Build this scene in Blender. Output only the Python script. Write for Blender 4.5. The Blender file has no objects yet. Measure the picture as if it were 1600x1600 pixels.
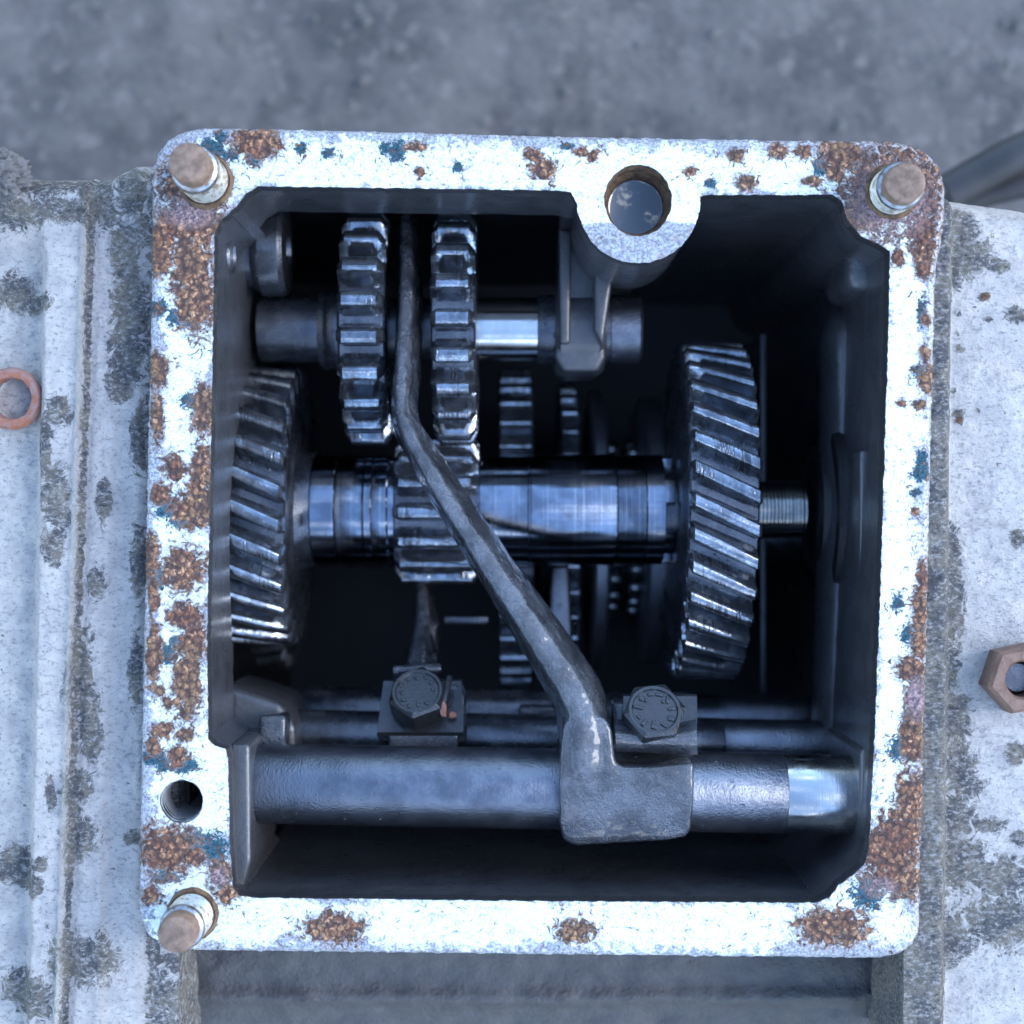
import bpy, bmesh, math, random
import numpy as np
from mathutils import Vector, Matrix, noise
from mathutils.geometry import delaunay_2d_cdt

random.seed(4)
R = math.radians
U = 0.0002            # metres per drawing unit (0.2 mm): every size below is in these units
H = 2400.0            # height of the camera above the gasket face
sc = bpy.context.scene
col = sc.collection

# ------------------------------------------------------------------ camera, sky, sun, exposure
cam_d = bpy.data.cameras.new('camera')
cam = bpy.data.objects.new('camera', cam_d)
col.objects.link(cam)
cam.location = (0, 0, H * U)
cam_d.sensor_width = 36.0
cam_d.lens = 36.0 * H / 1600.0
cam_d.clip_start = 0.01
cam_d.clip_end = 100.0
cam_d.dof.use_dof = True
cam_d.dof.focus_distance = (H + 60) * U
cam_d.dof.aperture_fstop = 7.0
sc.camera = cam

SUN_EL, SUN_AZ = 40.0, 84.0          # azimuth clockwise from +Y
world = bpy.data.worlds.new('World')
sc.world = world
world.use_nodes = True
wn = world.node_tree.nodes
wl = world.node_tree.links
bg = wn['Background']
sky = wn.new('ShaderNodeTexSky')
sky.sky_type = 'NISHITA'
sky.sun_disc = False
sky.sun_elevation = R(SUN_EL)
sky.sun_rotation = R(SUN_AZ)
sky.altitude = 100
sky.air_density = 1.3
sky.dust_density = 0.8
sky.ozone_density = 2.5
tc = wn.new('ShaderNodeTexCoord')
cn = wn.new('ShaderNodeTexNoise'); cn.inputs['Scale'].default_value = 2.6; cn.inputs['Detail'].default_value = 6; cn.inputs['Roughness'].default_value = 0.55
wl.new(tc.outputs['Generated'], cn.inputs['Vector'])
cr = wn.new('ShaderNodeMapRange'); cr.interpolation_type = 'SMOOTHSTEP'
wl.new(cn.outputs['Fac'], cr.inputs[0])
for i, v in enumerate((0.53, 0.68, 0.0, 0.75)): cr.inputs[i + 1].default_value = v
cm = wn.new('ShaderNodeMix'); cm.data_type = 'RGBA'
wl.new(cr.outputs[0], cm.inputs[0]); wl.new(sky.outputs[0], cm.inputs[6]); cm.inputs[7].default_value = (9.0, 9.4, 10.0, 1)
wl.new(cm.outputs[2], bg.inputs[0])
bg.inputs[1].default_value = 0.15
sun_d = bpy.data.lights.new('sun', 'SUN')
sun_d.energy = 0.55
sun_d.angle = R(30)
sun_d.color = (1.0, 0.95, 0.88)
sun = bpy.data.objects.new('sun', sun_d)
col.objects.link(sun)
sdir = Vector((math.sin(R(SUN_AZ)) * math.cos(R(SUN_EL)), math.cos(R(SUN_AZ)) * math.cos(R(SUN_EL)), math.sin(R(SUN_EL))))
sun.rotation_euler = sdir.to_track_quat('Z', 'Y').to_euler()
sun.location = sdir * 2
vs = sc.view_settings
vs.view_transform = 'Standard'
vs.look = 'None'
vs.exposure = 1.88
vs.gamma = 1.0
vs.use_curve_mapping = False
vs.use_white_balance = True           # the phone's own white balance, set a little cold
vs.white_balance_temperature = 5950

# ------------------------------------------------------------------ helpers
def at(px, py, d=0.0):
    """point seen at photo position px,py that lies d units below the gasket face"""
    k = (H + d) / H
    return Vector(((px - 800) * k, (800 - py) * k, -d))

def fbm(x, y, z=0.0, s=1.0, o=3):
    return noise.fractal((x * s, y * s, z * s), 1.0, 2.0, o)

def tag(o, label=None, cat=None, group=None, kind=None):
    if label: o['label'] = label
    if cat: o['category'] = cat
    if group: o['group'] = group
    if kind: o['kind'] = kind
    return o

ORG = {}
def thing(name, loc, label, cat, group=None):
    o = bpy.data.objects.new(name, None)
    o.empty_display_size = 0.01
    col.objects.link(o)
    o.location = Vector(loc) * U
    ORG[o] = Vector(loc)
    return tag(o, label, cat, group)

def origin(p):
    while p.parent: p = p.parent
    return ORG.get(p, Vector((0, 0, 0)))

def link(name, me, mat, parent=None):
    o = bpy.data.objects.new(name, me)
    col.objects.link(o)
    if mat and not me.materials: me.materials.append(mat)
    if parent: o.parent = parent
    return o

def mesh(name, verts, faces, mat, parent=None, angle=35, loc=None, attrs=None, smooth=True):
    """world-unit verts -> one mesh object; parts are stored relative to their thing's base"""
    base = origin(parent) if parent else (Vector(loc) if loc else Vector((0, 0, 0)))
    me = bpy.data.meshes.new(name)
    me.from_pydata([tuple((Vector(v) - base) * U) for v in verts], [], faces)
    bm = bmesh.new(); bm.from_mesh(me)
    bmesh.ops.recalc_face_normals(bm, faces=bm.faces)
    bm.to_mesh(me); bm.free()
    if smooth:
        for p in me.polygons: p.use_smooth = True
        me.set_sharp_from_angle(angle=R(angle))
    if attrs:
        for k, a in attrs.items():
            at_ = me.attributes.new(k, 'FLOAT', 'POINT')
            at_.data.foreach_set('value', np.asarray(a, dtype=np.float32))
    o = link(name, me, mat, parent)
    if not parent: o.location = base * U
    return o

def from_bm(name, bm, mat, parent=None, angle=35, loc=None):
    vs_ = [v.co.copy() for v in bm.verts]
    bm.verts.index_update()
    fs = [[v.index for v in f.verts] for f in bm.faces]
    bm.free()
    return mesh(name, vs_, fs, mat, parent, angle, loc)

def frame(axis, up=Vector((0, 0, 1))):
    a = Vector(axis).normalized()
    s = a.cross(up)
    if s.length < 1e-5: s = a.cross(Vector((0, 1, 0)))
    s.normalize()
    return a, s, s.cross(a).normalized()

def lathe(name, A, B, prof, mat, parent=None, seg=72, angle=30, wob=0.0, loc=None, cap=True):
    """turn prof = [(distance from A along AB, radius)] round the line AB"""
    A = Vector(A); B = Vector(B)
    a, s, u = frame(B - A)
    V, F = [], []
    for i, (t, r) in enumerate(prof):
        for k in range(seg):
            th = 2 * math.pi * k / seg
            rr = r
            if wob: rr = r + wob * noise.noise((t * 0.05, math.cos(th) * 4, math.sin(th) * 4 + i))
            V.append(A + a * t + (s * math.cos(th) + u * math.sin(th)) * rr)
    n = len(prof)
    for i in range(n - 1):
        for k in range(seg):
            k2 = (k + 1) % seg
            F.append((i * seg + k, i * seg + k2, (i + 1) * seg + k2, (i + 1) * seg + k))
    if cap:
        if prof[0][1] > 0.01: F.append(tuple(range(seg)))
        if prof[-1][1] > 0.01: F.append(tuple((n - 1) * seg + k for k in range(seg)))
    return mesh(name, V, F, mat, parent, angle, loc)

def prism_bm(poly, z0, z1, bevel=0, seg=2, only_top=False, taper=1.0):
    bm = bmesh.new()
    c = sum((Vector((p[0], p[1], 0)) for p in poly), Vector()) / len(poly)
    t = [bm.verts.new((p[0], p[1], z0)) for p in poly]
    b = [bm.verts.new((c.x + (p[0] - c.x) * taper, c.y + (p[1] - c.y) * taper, z1)) for p in poly]
    bm.faces.new(t); bm.faces.new(b[::-1])
    n = len(poly)
    for i in range(n):
        j = (i + 1) % n
        bm.faces.new((t[i], b[i], b[j], t[j]))
    bmesh.ops.recalc_face_normals(bm, faces=bm.faces)
    if bevel:
        es = [e for e in bm.edges if (not only_top or all(v in t for v in e.verts))]
        bmesh.ops.bevel(bm, geom=es, offset=bevel, segments=seg, profile=0.6, affect='EDGES', clamp_overlap=True)
    return bm

def prism(name, poly, z0, z1, mat, parent=None, bevel=0, seg=2, only_top=False, taper=1.0, angle=40, loc=None):
    return from_bm(name, prism_bm(poly, z0, z1, bevel, seg, only_top, taper), mat, parent, angle, loc)

def box(name, c, size, mat, parent=None, bevel=3, seg=2, rot=None, loc=None, angle=40):
    bm = bmesh.new()
    bmesh.ops.create_cube(bm, size=1.0)
    for v in bm.verts: v.co = Vector((v.co.x * size[0], v.co.y * size[1], v.co.z * size[2]))
    if bevel: bmesh.ops.bevel(bm, geom=list(bm.edges), offset=bevel, segments=seg, profile=0.6, affect='EDGES', clamp_overlap=True)
    M = Matrix.Translation(Vector(c)) @ (rot.to_4x4() if rot else Matrix.Identity(4))
    bm.transform(M)
    return from_bm(name, bm, mat, parent, angle, loc)

def catmull(pts, n):
    out = []
    P = [np.array(p, float) for p in pts]
    P = [2 * P[0] - P[1]] + P + [2 * P[-1] - P[-2]]
    for i in range(1, len(P) - 2):
        for k in range(n):
            t = k / n
            a, b, c, d = P[i - 1], P[i], P[i + 1], P[i + 2]
            out.append(0.5 * ((2 * b) + (c - a) * t + (2 * a - 5 * b + 4 * c - d) * t * t + (3 * b - a - 3 * c + d) * t ** 3))
    out.append(P[-2])
    return out

def loft(name, rings, mat, parent=None, angle=50, loc=None, cap=True):
    n = len(rings[0]); V = [v for r in rings for v in r]; F = []
    for i in range(len(rings) - 1):
        for k in range(n):
            k2 = (k + 1) % n
            F.append((i * n + k, i * n + k2, (i + 1) * n + k2, (i + 1) * n + k))
    if cap:
        F.append(tuple(range(n))); F.append(tuple((len(rings) - 1) * n + k for k in range(n)))
    return mesh(name, V, F, mat, parent, angle, loc)

def resample(poly, step):
    P = np.array(poly, float); out = []
    for i in range(len(P)):
        a, b = P[i], P[(i + 1) % len(P)]
        m = max(1, int(np.hypot(*(b - a)) / step))
        for k in range(m): out.append(a + (b - a) * k / m)
    return np.array(out)

def inside(pts, poly):
    x, y = pts[:, 0], pts[:, 1]; r = np.zeros(len(pts), bool)
    P = np.asarray(poly); j = len(P) - 1
    for i in range(len(P)):
        xi, yi = P[i]; xj, yj = P[j]
        c = ((yi > y) != (yj > y)) & (x < (xj - xi) * (y - yi) / (yj - yi + 1e-12) + xi)
        r ^= c; j = i
    return r

def sheet(name, outer, holes, step, mat, parent, height, attr_fn, skirt_out=None, skirt_holes=(), jit=0.35, edge_noise=0.0, level=0.0):
    """relief surface: outline in photo px at depth 0, triangulated on a fine net and raised by height(x, y)"""
    rng = np.random.default_rng(3)
    loops = [resample(p, step) for p in [outer] + list(holes)]
    if edge_noise:
        for L in loops:
            for i in range(len(L)):
                L[i] += (edge_noise * noise.noise((L[i][0] * .09, L[i][1] * .09, 3)) + .5 * edge_noise * noise.noise((L[i][0] * .3, L[i][1] * .3, 7)),
                         edge_noise * noise.noise((L[i][0] * .09, L[i][1] * .09, 11)))
    x0, y0 = loops[0].min(0); x1, y1 = loops[0].max(0)
    gx, gy = np.meshgrid(np.arange(x0, x1, step), np.arange(y0, y1, step * .87))
    gx[1::2] += step / 2
    g = np.stack([gx.ravel(), gy.ravel()], 1) + rng.uniform(-jit, jit, (gx.size, 2)) * step
    ok = inside(g, loops[0])
    for h in loops[1:]: ok &= ~inside(g, h)
    # keep clear of the outlines
    bd = np.concatenate(loops)
    cell = {}
    for p in bd: cell.setdefault((int(p[0] // step), int(p[1] // step)), []).append(p)
    g = g[ok]; keep = []
    for p in g:
        cx, cy = int(p[0] // step), int(p[1] // step); good = True
        for ax in (-1, 0, 1):
            for ay in (-1, 0, 1):
                for q in cell.get((cx + ax, cy + ay), ()):
                    if (p[0] - q[0]) ** 2 + (p[1] - q[1]) ** 2 < (step * .55) ** 2: good = False
        keep.append(good)
    g = g[np.array(keep)]
    pts = np.concatenate(loops + [g]); E = []; o = 0; rng_l = []
    for L in loops:
        n = len(L); E += [(o + i, o + (i + 1) % n) for i in range(n)]; rng_l.append((o, n)); o += n
    res = delaunay_2d_cdt([Vector(p) for p in pts], E, [], 0, 1e-6)
    vv = np.array([tuple(v) for v in res[0]]); tri = np.array(res[2])
    orig = res[3]
    cen = vv[tri].mean(1)
    ok = inside(cen, loops[0])
    for h in loops[1:]: ok &= ~inside(cen, h)
    tri = tri[ok]
    A = attr_fn(vv)
    Z = height(vv, A)
    kk = (H + level) / H
    V = [((x - 800) * kk, (800 - y) * kk, z) for (x, y), z in zip(vv, Z)]
    F = [tuple(t) for t in tri]
    m = {}
    for ni, ol in enumerate(orig):
        for q in ol: m[q] = ni
    extra = {k: list(a) for k, a in A.items()}
    for li, (o0, n) in enumerate(rng_l):
        d = skirt_out if li == 0 else skirt_holes[li - 1]
        if d is None: continue
        idx = [m[o0 + i] for i in range(n)]
        b0 = len(V)
        for dz in (5, None):
            for i in idx:
                V.append((V[i][0], V[i][1], d if dz is None else V[i][2] - dz))
                for k in extra: extra[k].append((1.0 if li else 0.0) if k == 'oil' else A[k][i])
        for i in range(n):
            j = (i + 1) % n
            F.append((idx[i], idx[j], b0 + j, b0 + i))
            F.append((b0 + i, b0 + j, b0 + n + j, b0 + n + i))
    return mesh(name, V, F, mat, parent, 60, attrs=extra)

# ------------------------------------------------------------------ materials
class NT:
    def __init__(s, name):
        s.m = bpy.data.materials.new(name); s.m.use_nodes = True
        s.t = s.m.node_tree; s.n = s.t.nodes; s.l = s.t.links
        s.b = s.n['Principled BSDF']
        g = s.n.new('ShaderNodeNewGeometry')
        v = s.n.new('ShaderNodeVectorMath'); v.operation = 'SCALE'; v.inputs['Scale'].default_value = 1 / U
        s.l.new(g.outputs['Position'], v.inputs[0]); s.pos = v.outputs[0]
    def val(s, sock, v):
        if hasattr(v, 'is_output'): s.l.new(v, sock)
        else: sock.default_value = v
    def noise(s, scale, detail=4, rough=0.6, dist=0.0, stretch=None, off=0.0):
        t = s.n.new('ShaderNodeTexNoise'); p = s.pos
        if stretch or off:
            mp = s.n.new('ShaderNodeMapping'); mp.inputs['Scale'].default_value = stretch or (1, 1, 1)
            mp.inputs['Location'].default_value = (off, off * 1.7, off * .6)
            s.l.new(p, mp.inputs[0]); p = mp.outputs[0]
        s.l.new(p, t.inputs['Vector']); t.inputs['Scale'].default_value = scale
        t.inputs['Detail'].default_value = detail; t.inputs['Roughness'].default_value = rough
        t.inputs['Distortion'].default_value = dist
        return t.outputs['Fac']
    def voro(s, scale, feature='F1', out='Distance', rnd=1.0):
        t = s.n.new('ShaderNodeTexVoronoi'); t.feature = feature
        s.l.new(s.pos, t.inputs['Vector']); t.inputs['Scale'].default_value = scale
        t.inputs['Randomness'].default_value = rnd
        return t.outputs[out]
    def ramp(s, f, a, b, c0=0.0, c1=1.0):
        t = s.n.new('ShaderNodeMapRange'); t.interpolation_type = 'SMOOTHSTEP'
        s.l.new(f, t.inputs[0])
        for i, v in enumerate((a, b, c0, c1)): t.inputs[i + 1].default_value = v
        return t.outputs[0]
    def mix(s, f, a, b):
        t = s.n.new('ShaderNodeMix'); t.data_type = 'RGBA'
        s.val(t.inputs[0], f)
        for sock, v in ((t.inputs[6], a), (t.inputs[7], b)):
            if hasattr(v, 'is_output'): s.l.new(v, sock)
            else: sock.default_value = (*v, 1)
        return t.outputs[2]
    def fmix(s, f, a, b):
        t = s.n.new('ShaderNodeMix'); t.data_type = 'FLOAT'
        s.val(t.inputs[0], f); s.val(t.inputs[2], a); s.val(t.inputs[3], b)
        return t.outputs[0]
    def math(s, op, a, b=0.0):
        t = s.n.new('ShaderNodeMath'); t.operation = op
        s.val(t.inputs[0], a); s.val(t.inputs[1], b)
        return t.outputs[0]
    def attr(s, name):
        t = s.n.new('ShaderNodeAttribute'); t.attribute_name = name
        return t.outputs['Fac']
    def sep(s, i):
        t = s.n.new('ShaderNodeSeparateXYZ'); s.l.new(s.pos, t.inputs[0]); return t.outputs[i]
    def bump(s, h, dist, strength=1.0, prev=None):
        t = s.n.new('ShaderNodeBump'); t.inputs['Strength'].default_value = strength
        t.inputs['Distance'].default_value = dist * U
        s.l.new(h, t.inputs['Height'])
        if prev: s.l.new(prev, t.inputs['Normal'])
        return t.outputs[0]
    def done(s, colour, rough, metal=0.0, normal=None, ior=1.5, coat=0.0, coat_rough=0.08):
        s.val(s.b.inputs['Base Color'], colour if hasattr(colour, 'is_output') else (*colour, 1))
        s.val(s.b.inputs['Roughness'], rough); s.val(s.b.inputs['Metallic'], metal)
        s.b.inputs['IOR'].default_value = ior
        s.b.inputs['Coat Weight'].default_value = coat
        s.b.inputs['Coat Roughness'].default_value = coat_rough
        if normal: s.l.new(normal, s.b.inputs['Normal'])
        return s.m

def warped(t, amp, scale):
    """position jittered by noise, so that cells lose their regular outlines"""
    n_ = t.n.new('ShaderNodeTexNoise'); t.l.new(t.pos, n_.inputs['Vector'])
    n_.inputs['Scale'].default_value = scale; n_.inputs['Detail'].default_value = 2
    v = t.n.new('ShaderNodeVectorMath'); v.operation = 'MULTIPLY_ADD'
    t.l.new(n_.outputs['Color'], v.inputs[0]); v.inputs[1].default_value = (amp,) * 3; t.l.new(t.pos, v.inputs[2])
    return v.outputs[0]

def rust_colour(t):
    w = warped(t, 9, 0.13)
    vo = t.n.new('ShaderNodeTexVoronoi'); t.l.new(w, vo.inputs['Vector']); vo.inputs['Scale'].default_value = 0.10
    sp = t.n.new('ShaderNodeSeparateColor'); t.l.new(vo.outputs['Color'], sp.inputs[0])
    n1 = t.noise(0.028, 4, 0.7)
    k = t.mix(sp.outputs[0], (0.13, 0.058, 0.03), (0.40, 0.215, 0.115))
    k = t.mix(t.ramp(n1, 0.4, 0.62), k, t.mix(sp.outputs[1], (0.22, 0.09, 0.05), (0.10, 0.05, 0.035)))
    v2 = t.n.new('ShaderNodeTexVoronoi'); t.l.new(w, v2.inputs['Vector']); v2.inputs['Scale'].default_value = 0.23
    s2 = t.n.new('ShaderNodeSeparateColor'); t.l.new(v2.outputs['Color'], s2.inputs[0])
    k = t.mix(t.ramp(s2.outputs[0], 0.62, 0.9, 0, .8), k, (0.52, 0.31, 0.18))
    k = t.mix(t.ramp(s2.outputs[1], 0.6, 0.9, 0, .75), k, (0.085, 0.04, 0.03))
    big = t.noise(0.011, 3, 0.6, off=90)
    k = t.mix(t.ramp(big, 0.52, 0.62, 0, .55), k, t.mix(s2.outputs[2], (0.22, 0.14, 0.075), (0.13, 0.08, 0.045)))
    k = t.mix(t.ramp(big, 0.48, 0.38, 0, .65), k, t.mix(s2.outputs[2], (0.09, 0.036, 0.027), (0.20, 0.082, 0.05)))
    crack = t.ramp(vo.outputs['Distance'], 0.36, 0.70, 0.0, 0.92)
    return t.mix(crack, k, (0.06, 0.035, 0.03)), vo.outputs['Distance']

def mat_flange():
    t = NT('gasket_face_aluminium')
    spk = t.noise(0.085, 6, 0.75, 0.6)
    fine = t.noise(0.22, 4, 0.75)
    base = t.mix(t.ramp(fine, 0.4, 0.66), (0.74, 0.79, 0.74), (0.52, 0.57, 0.57))
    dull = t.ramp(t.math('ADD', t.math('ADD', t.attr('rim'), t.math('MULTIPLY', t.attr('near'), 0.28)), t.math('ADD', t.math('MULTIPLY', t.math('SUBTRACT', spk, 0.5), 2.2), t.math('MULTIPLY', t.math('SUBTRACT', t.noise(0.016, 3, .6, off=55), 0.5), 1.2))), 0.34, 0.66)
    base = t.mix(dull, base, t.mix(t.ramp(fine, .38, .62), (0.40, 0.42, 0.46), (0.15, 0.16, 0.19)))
    tn = t.noise(0.11, 5, 0.78, 0.9, off=21)
    tl = t.math('ADD', t.attr('teal'), t.math('MULTIPLY', t.math('SUBTRACT', tn, 0.5), 2.4))
    tm = t.ramp(tl, 0.20, 0.40)
    base = t.mix(tm, base, t.mix(t.ramp(fine, .35, .65), (0.003, 0.014, 0.026), (0.025, 0.10, 0.14)))
    sn = t.noise(0.075, 7, 0.80, 0.8, off=13)
    near = t.attr('near')
    rl = t.math('ADD', t.attr('rust'), t.math('MULTIPLY', t.math('SUBTRACT', sn, 0.5), 2.5))
    specks = t.ramp(t.math('ADD', sn, t.math('MULTIPLY', near, 0.095)), 0.645, 0.675)
    rm = t.math('MAXIMUM', t.ramp(rl, 0.36, 0.46), specks)
    halo = t.ramp(rl, 0.02, 0.38)
    base = t.mix(t.math('MULTIPLY', halo, 0.8), base, t.mix(t.ramp(fine, .42, .58), (0.30, 0.20, 0.15), (0.12, 0.11, 0.12)))
    rc, vd = rust_colour(t)
    rc = t.mix(t.attr('purple'), rc, t.mix(t.ramp(fine, .38, .62), (0.34, 0.235, 0.225), (0.10, 0.072, 0.095)))
    base = t.mix(rm, base, rc)
    base = t.mix(t.attr('oil'), base, (0.03, 0.03, 0.034))
    hh = t.math('ADD', t.math('MULTIPLY', fine, 0.12), t.math('MULTIPLY', rm, t.math('SUBTRACT', 1.0, vd)))
    n = t.bump(hh, 7.0, 0.9)
    return t.done(base, t.fmix(t.math('MAXIMUM', rm, tm), 0.42, 0.9), t.fmix(t.math('MAXIMUM', rm, tm), 0.15, 0.0), n)

def mat_casting():
    t = NT('weathered_cast_aluminium')
    n1 = t.noise(0.022, 6, 0.7)
    fine = t.noise(0.13, 6, 0.78, stretch=(0.8, 1.25, 1))
    c = t.mix(t.ramp(n1, 0.35, 0.65), (0.70, 0.665, 0.635), (0.56, 0.535, 0.525))
    c = t.mix(t.ramp(fine, 0.51, 0.63, 0, .9), c, (0.33, 0.325, 0.335))
    c = t.mix(t.ramp(fine, 0.36, 0.28), c, (0.80, 0.79, 0.77))
    gn = t.noise(0.045, 8, 0.76, 1.2)
    gl = t.math('ADD', t.attr('grime_shade'), t.math('MULTIPLY', t.math('SUBTRACT', gn, 0.5), 2.3))
    gm = t.ramp(gl, 0.38, 0.58)
    gc = t.mix(t.ramp(t.noise(0.02, 4, 0.7, off=5), 0.4, 0.6), (0.10, 0.10, 0.108), (0.22, 0.20, 0.165))
    gc = t.mix(t.ramp(fine, .5, .62), gc, (0.42, 0.41, 0.40))
    gc = t.mix(t.ramp(fine, .44, .36), gc, (0.05, 0.05, 0.055))
    c = t.mix(gm, c, gc)
    pit = t.ramp(t.noise(0.085, 4, 0.65, off=31), 0.685, 0.71)
    c = t.mix(t.math('MULTIPLY', pit, 0.85), c, (0.055, 0.055, 0.065))
    rl = t.attr('rust')
    rm = t.ramp(t.math('ADD', rl, t.math('MULTIPLY', t.math('SUBTRACT', fine, 0.5), 2.0)), 0.45, 0.6)
    c = t.mix(rm, c, rust_colour(t)[0])
    c = t.mix(t.attr('bare_lit'), c, (0.66, 0.64, 0.58))
    hh = t.math('ADD', t.math('MULTIPLY', fine, 1.0), t.math('MULTIPLY', gn, 0.8))
    n = t.bump(hh, 12.0, 1.0)
    return t.done(c, t.fmix(gm, 0.45, 0.85), t.fmix(gm, 0.25, 0.0), n)

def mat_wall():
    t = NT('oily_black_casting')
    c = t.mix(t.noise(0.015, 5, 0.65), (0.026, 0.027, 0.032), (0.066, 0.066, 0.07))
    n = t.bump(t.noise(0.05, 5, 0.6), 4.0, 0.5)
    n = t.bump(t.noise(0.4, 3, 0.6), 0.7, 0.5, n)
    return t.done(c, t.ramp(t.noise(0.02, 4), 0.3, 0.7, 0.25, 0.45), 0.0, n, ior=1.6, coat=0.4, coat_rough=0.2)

def mat_fork():
    t = NT('oily_forged_steel')
    n1 = t.noise(0.018, 5, 0.65)
    c = t.mix(t.ramp(n1, .35, .65), (0.05, 0.054, 0.063), (0.115, 0.125, 0.147))
    h = t.math('ADD', t.noise(0.24, 4, 0.7, 0.3), t.math('MULTIPLY', t.noise(0.07, 3, .6), 0.8))
    n = t.bump(h, 4.2, 0.9)
    return t.done(c, t.ramp(t.noise(0.03, 4), .3, .7, 0.22, 0.36), 0.75, n, ior=1.6, coat=1.0, coat_rough=0.09)

def mat_gear(name='oiled_gear_steel', a=(0.34, 0.37, 0.41), b=(0.15, 0.165, 0.19), rough=(0.07, 0.20)):
    t = NT(name)
    n1 = t.noise(0.035, 5, 0.7, 0.5)
    c = t.mix(t.ramp(n1, 0.35, 0.65), a, b)
    c = t.mix(t.ramp(t.noise(0.03, 4, 0.6, off=40), 0.6, 0.7, 0, .55), c, (0.11, 0.075, 0.045))
    hob = t.math('MULTIPLY', t.ramp(t.noise(0.30, 1, 0.5, stretch=(1, 0.06, 0.06)), 0.50, 0.60), t.ramp(t.noise(0.016, 2, .5, off=70), 0.50, 0.62))
    c = t.mix(t.math('MULTIPLY', hob, 0.7), c, (0.05, 0.05, 0.055))
    n = t.bump(t.math('ADD', t.noise(0.06, 3, 0.6), t.math('MULTIPLY', hob, -0.6)), 2.0, 0.5)
    return t.done(c, t.ramp(n1, 0.3, 0.7, *rough), 0.9, n)

def mat_shaft(name, a, b, rough, metal=1.0, grooves=0.0, bumpy=0.0):
    t = NT(name)
    n1 = t.noise(0.02, 5, 0.65)
    c = t.mix(t.ramp(n1, 0.35, 0.65), a, b)
    # turning marks run round the shaft: vary along X only
    turn = t.noise(0.35, 3, 0.7, stretch=(1, 0.004, 0.004))
    n = t.bump(turn, 0.5, 0.5)
    if grooves:
        w = t.n.new('ShaderNodeTexNoise'); w.noise_dimensions = '1D'
        t.l.new(t.sep(0), w.inputs['W']); w.inputs['Scale'].default_value = 0.12; w.inputs['Detail'].default_value = 5
        c = t.mix(t.ramp(w.outputs['Fac'], 0.56, 0.66, 0, grooves), c, (0.45, 0.46, 0.47))
    if bumpy:
        n = t.bump(t.noise(0.22, 4, 0.65), bumpy, 0.7, n)
        n = t.bump(t.ramp(t.noise(0.11, 3, .5, off=3), 0.68, 0.74), 2.0, 0.8, n)
    return t.done(c, t.ramp(t.noise(0.04, 4, .6), 0.3, 0.7, *rough), metal, n)

def mat_rusty(name, a=(0.30, 0.17, 0.10), b=(0.42, 0.30, 0.22), rough=0.75):
    t = NT(name)
    n1 = t.noise(0.06, 6, 0.7)
    c = t.mix(t.ramp(n1, 0.35, 0.65), a, b)
    c = t.mix(t.ramp(t.noise(0.2, 5, .75), 0.58, 0.68, 0, .8), c, (0.10, 0.06, 0.045))
    n = t.bump(t.noise(0.2, 5, 0.7), 2.2, 0.8)
    return t.done(c, rough, 0.1, n)

def mat_thread():
    t = NT('worn_bright_thread')
    n1 = t.noise(0.08, 5, 0.7)
    c = t.mix(t.ramp(n1, 0.45, 0.65), (0.34, 0.35, 0.36), (0.16, 0.125, 0.095))
    return t.done(c, 0.3, 0.85, t.bump(t.noise(0.3, 3), .8, .6))

def mat_oil():
    t = NT('dark_gear_oil')
    return t.done((0.004, 0.005, 0.006), 0.015, 0.0, t.bump(t.noise(0.012, 2), 0.4, 0.25), ior=1.85)

def mat_ground():
    t = NT('oily_packed_earth')
    n1 = t.noise(0.004, 6, 0.65)
    c = t.mix(t.ramp(n1, 0.35, 0.65), (0.06, 0.058, 0.06), (0.13, 0.12, 0.115))
    c = t.mix(t.ramp(t.noise(0.02, 5, .7), .5, .7), c, (0.17, 0.155, 0.15))
    return t.done(c, 0.9, 0.0, t.bump(t.noise(0.03, 5, .7), 20, .8))

def mat_plain(name, c0, c1, rough, sc_=0.05, metal=0.0, bd=2.0, coat=0.0):
    t = NT(name)
    return t.done(t.mix(t.noise(sc_, 5, .65), c0, c1), rough, metal, t.bump(t.noise(sc_ * 4, 4, .65), bd, 0.7), coat=coat, coat_rough=.12)

M_FL = mat_flange(); M_CAST = mat_casting(); M_WALL = mat_wall(); M_FORK = mat_fork(); M_GEAR = mat_gear()
M_GEARD = mat_gear('dark_oiled_gear_steel', (0.50, 0.53, 0.57), (0.25, 0.27, 0.30), (0.14, 0.3))
M_SHAFT = mat_shaft('oiled_turned_shaft_steel', (0.27, 0.30, 0.36), (0.16, 0.18, 0.22), (0.08, 0.16), grooves=0.4)
M_CHROME = mat_shaft('bright_ground_shaft_steel', (0.62, 0.62, 0.60), (0.50, 0.50, 0.49), (0.12, 0.22))
M_RAIL = mat_shaft('oil_filmed_rail_steel', (0.13, 0.14, 0.165), (0.20, 0.212, 0.24), (0.15, 0.25), metal=0.9, bumpy=1.7)
M_DARK = mat_shaft('black_oiled_steel', (0.08, 0.085, 0.10), (0.14, 0.148, 0.165), (0.18, 0.32), metal=0.8, bumpy=0.8)
M_STUD = mat_rusty('rusted_stud_end', (0.13, 0.085, 0.06), (0.24, 0.165, 0.12))
M_STUDB = mat_rusty('rust_collar', (0.05, 0.028, 0.015), (0.15, 0.092, 0.048))
M_NUT = mat_rusty('brown_rusted_nut', (0.12, 0.062, 0.042), (0.19, 0.112, 0.08), 0.5)
M_RUSTR = mat_rusty('orange_rust_ring', (0.26, 0.09, 0.04), (0.24, 0.16, 0.15))
M_THREAD = mat_thread(); M_OIL = mat_oil(); M_GROUND = mat_ground()
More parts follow.
